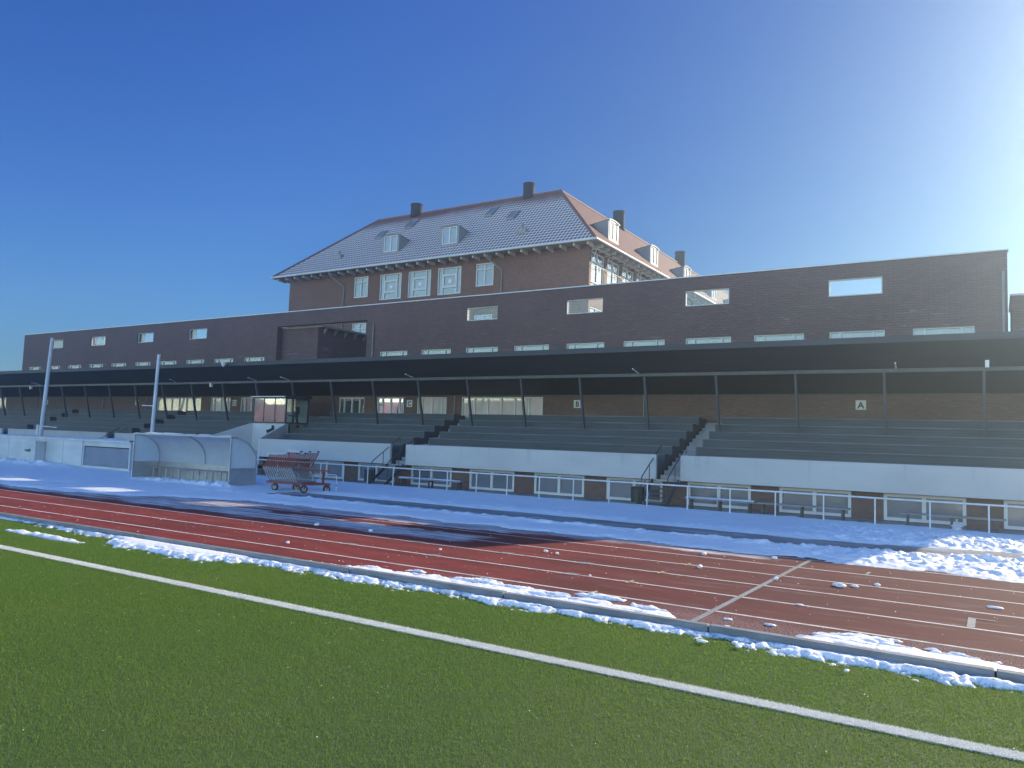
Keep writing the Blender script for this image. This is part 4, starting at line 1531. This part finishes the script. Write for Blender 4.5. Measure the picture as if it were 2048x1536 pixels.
for i in range(13):
    x = -23.76 + .125 * i
    top = 1.37 + (.03 if i > 3 else 0) + (.09 if i > 7 else 0) + random.uniform(-.015, .015)
    lb = 'red and grey hurdle, %s in the nested row on the red cart' % ('%s from the left' % ORD[i] if 0 < i < 12 else ORD[i])
    hd = thing('hurdle', lb, 'hurdle', (x, 20.6, .36), 'hurdles nested on the red cart')
    tx = x + (top - .86) * .70
    for y in (20.12, 21.06):
        MB().bar((x + .02, y, .84), (tx, y, top), .028, .042).build('upright', m_red, hd)
        MB().bar((x, y, .88), (x + .36, y, .37), .030, .042).bar((x + .005, y, .78), (x + .055, y, .90), .04, .04).build('leg', m_hgrey, hd)
    MB().bar((x + .36, 20.12, .38), (x + .36, 21.06, .38), .034).build('foot_bar', m_hgrey, hd)
    MB().bar((x + .03, 20.12, .85), (x + .03, 21.06, .85), .03).build('cross_bar', m_hgrey, hd)
    o = MB().box(tx - .005, tx + .028, 20.00, 21.18, top - .025, top + .055).build('bar', m_white, hd)
    for q in (.10, .52, .94):
        MB().box(tx + .0285, tx + .031, 20.0 + q, 20.12 + q, top - .012, top + .042).build('mark', m_black, o)
hp = thing('metal_hoop', 'thin silver hoop standing in the snow right of the hurdle cart', 'hoop', (-21.3, 21.0, 0))
MB().tube([(-21.95, 20.95, 0), (-21.95, 20.95, .62), (-21.9, 21.0, .67), (-20.75, 20.95, .69), (-20.66, 20.9, .64), (-20.64, 20.88, 0)], .016, 8).build('bar', m_rail, hp)
MB().box(-21.98, -21.92, 20.92, 20.98, .30, .33).box(-20.67, -20.61, 20.85, 20.91, .30, .33).build('collar', m_black, hp)

# ------------------------------------------------------------------ storage box, cabinet, poles
sb = thing('storage_box', 'long low off white storage box with a slate blue shutter and snow on its lid', 'storage box', (-46, 23, 0))
d = MB()
d.box(-40.35, -36.1, 22.42, 23.9, .10, 1.44)
d.box(-66, -40.36, 22.30, 23.9, .10, 1.44)
d.box(-66, -36.1, 22.36, 23.8, .0, .098)
o = d.build('body', m_box, sb)
d = MB()
for x in (-42.2, -45.0, -48.0, -51.0):
    d.box(x - .012, x + .012, 22.288, 22.302, .12, 1.43)
d.box(-42.1, -40.6, 22.286, 22.302, 1.05, 1.075)
d.build('seam', m_grey_frame, sb)
d = MB()
for u in (-40.3, -36.16):
    d.box(u - .05, u + .05, 22.33, 22.419, .1, 1.44)
d.box(-40.25, -36.2, 22.34, 22.419, 1.18, 1.44).box(-40.25, -36.2, 22.34, 22.419, .1, .17)
d.build('shutter_frame', m_box, sb)
MB().box(-40.25, -36.21, 22.385, 22.418, .172, 1.12).build('shutter', m_bluepanel, sb)
MB().box(-40.25, -36.21, 22.40, 22.417, 1.121, 1.178).build('shutter_gap', m_black, sb)
MB().box(-66, -36.05, 22.22, 23.95, 1.442, 1.50).build('lid', m_coping, sb)
o = heightfield('snow_cover', np.arange(-66, -36.06, .12), np.linspace(22.2, 23.97, 16),
                lambda X, Y: 1.503 + .045 * sstep(0, .12, .88 - np.abs(Y - 23.085)) * (.5 + fbm(X * 1.2, Y * 2, 33)) + .14 * np.exp(-((X + 38.9) / .5) ** 2) * np.exp(-((Y - 23.0) / .4) ** 2) * (fbm(X * 6, Y * 6, 3)), m_snow_clod, -9)
o.parent = sb
o.location = -sb.location
cb = thing('cabinet', 'narrow off white cabinet with a green mark standing against the storage box', 'cabinet', (-44.3, 22.0, 0))
MB().box(-45.4, -43.95, 21.75, 22.28, .02, 1.26).build('body', m_box, cb, .015)
MB().box(-45.45, -43.9, 21.7, 22.28, 1.262, 1.31).build('lid', m_coping, cb)
d = MB()
for i, (u, v, a, b) in enumerate(((-44.95, .78, .10, .05), (-44.72, .76, .14, .07), (-44.52, .79, .12, .09), (-44.86, .80, .05, .03))):
    d.prism([(u + a * math.cos(k * math.pi / 5), 21.742, v + b * math.sin(k * math.pi / 5)) for k in range(10)], (0, .006, 0))
d.build('mark', M('green mark', (.02, .09, .045), .6), cb)

pl = thing('tall_pole', 'tall grey pole with a short arm behind the storage box, left of the two', 'pole', (-50.05, 25, 0))
MB().tube([(-50.12, 25, 0), (-49.53, 25, 7.6)], .13, 14, .10).build('mast', m_pole, pl)
MB().tube([(-50.0, 25, 2.12), (-48.2, 25, 2.06)], .035, 8).build('arm', m_rail, pl)
MB().box(-50.4, -50.16, 24.9, 25.1, 1.3, 2.2).build('junction_box', m_pole, pl)
pl = thing('tall_pole', 'tall grey pole with a short arm right behind the dugout, right of the two', 'pole', (-37, 24, 0))
MB().tube([(-37.08, 24, 0), (-36.88, 24, 6.05)], .105, 14, .075).build('mast', m_pole, pl)
MB().tube([(-37.0, 24, 3.36), (-38.05, 24, 3.39)], .03, 8).build('arm', m_rail, pl)

# ------------------------------------------------------------------ street behind the camera, seen only in the glass
m_hb = brick('house brick', (.30, .10, .06), (.38, .14, .08), (.3, .2, .16), .08, .24)
m_hr = M('house roof', (.26, .08, .05), .7, .2, 1)
for i in range(8):
    x = -185 + 15.0 * i
    h = (6.0, 7.2, 6.4, 8.0)[i % 4]
    t = thing('brick_house', 'red brick house across the pitch, %s from the far end of its terrace' % ('first second third fourth fifth sixth seventh eighth'.split()[i]), 'house', (x, -76, 0), 'terrace of houses across the pitch')
    MB().box(x - 7, x + 7, -82, -70, 0, h).build('wall', m_hb, t)
    if i % 2:
        MB().prism([(x - 7.3, -82.4, h), (x + 7.3, -82.4, h), (x, -82.4, h + 6)], (0, 12.8, 0)).build('roof', m_hr, t)
    else:
        MB().prism([(x - 7.2, -82.4, h + .01), (x - 7.2, -69.6, h + .01), (x - 7.2, -76, h + 5)], (14.4, 0, 0)).build('roof', m_hr, t)
    for k in range(3):
        window(t, Fr((x, -70, 0), (-1, 0, 0), (0, 1, 0)), -5.5 + 4 * k, -3.5 + 4 * k, 3.4, 5.0, (.5,), (), .1, .06, .002, g_dark)

m_bark = M('bare winter twigs', (.075, .055, .04), .8, .3, 3)
for i, (x, y, h) in enumerate(((-172, -63, 15), (-160, -64, 13), (-149, -62, 16), (-139, -64, 14), (-128, -63, 15), (-112, -64, 9))):
    t = thing('bare_tree', 'leafless tree before the terrace across the pitch, %s from its far end' % 'first second third fourth fifth sixth'.split()[i], 'tree', (x, y, 0), 'trees across the pitch')
    MB().tube([(x, y, 0), (x + .2, y, h * .4), (x, y, h * .75)], .35, 8, .12).build('trunk', m_bark, t)
    d = MB()
    for k in range(420):
        a, q = random.uniform(0, 6.28), random.random()
        rr = h * .34 * math.sqrt(random.random()) * (1.15 - .6 * q)
        p = Vector((x + rr * math.cos(a), y + rr * math.sin(a), h * (.3 + .7 * q)))
        e = Vector((math.cos(a) * .7, math.sin(a) * .7, random.uniform(.2, 1.2))) * random.uniform(.6, 1.3)
        d.quad(p, p + Vector((.10, .05, 0)), p + e)
        d.quad(p, p + Vector((-.05, .10, 0)), p + e * .8 + Vector((random.uniform(-.5, .5), random.uniform(-.5, .5), 0)))
    d.build('crown', m_bark, t)

# ------------------------------------------------------------------ haze volume, added to stand in for lens glare towards the sun
hz = NT('haze')
hz.t.nodes.remove(hz.b)
pv = hz.n('VolumePrincipled')
pv.inputs['Color'].default_value = (0.66, 0.84, 1.0, 1)
pv.inputs['Density'].default_value = 0.0034
pv.inputs['Anisotropy'].default_value = 0.85
hz.link(pv.outputs[0], hz.out.inputs['Volume'])
o = MB().box(-240, 90, -110, 130, -1.06, 25.0).build('haze', hz.mat)
tag(o, 'thin haze added to stand in for lens glare', 'haze', kind='stuff')
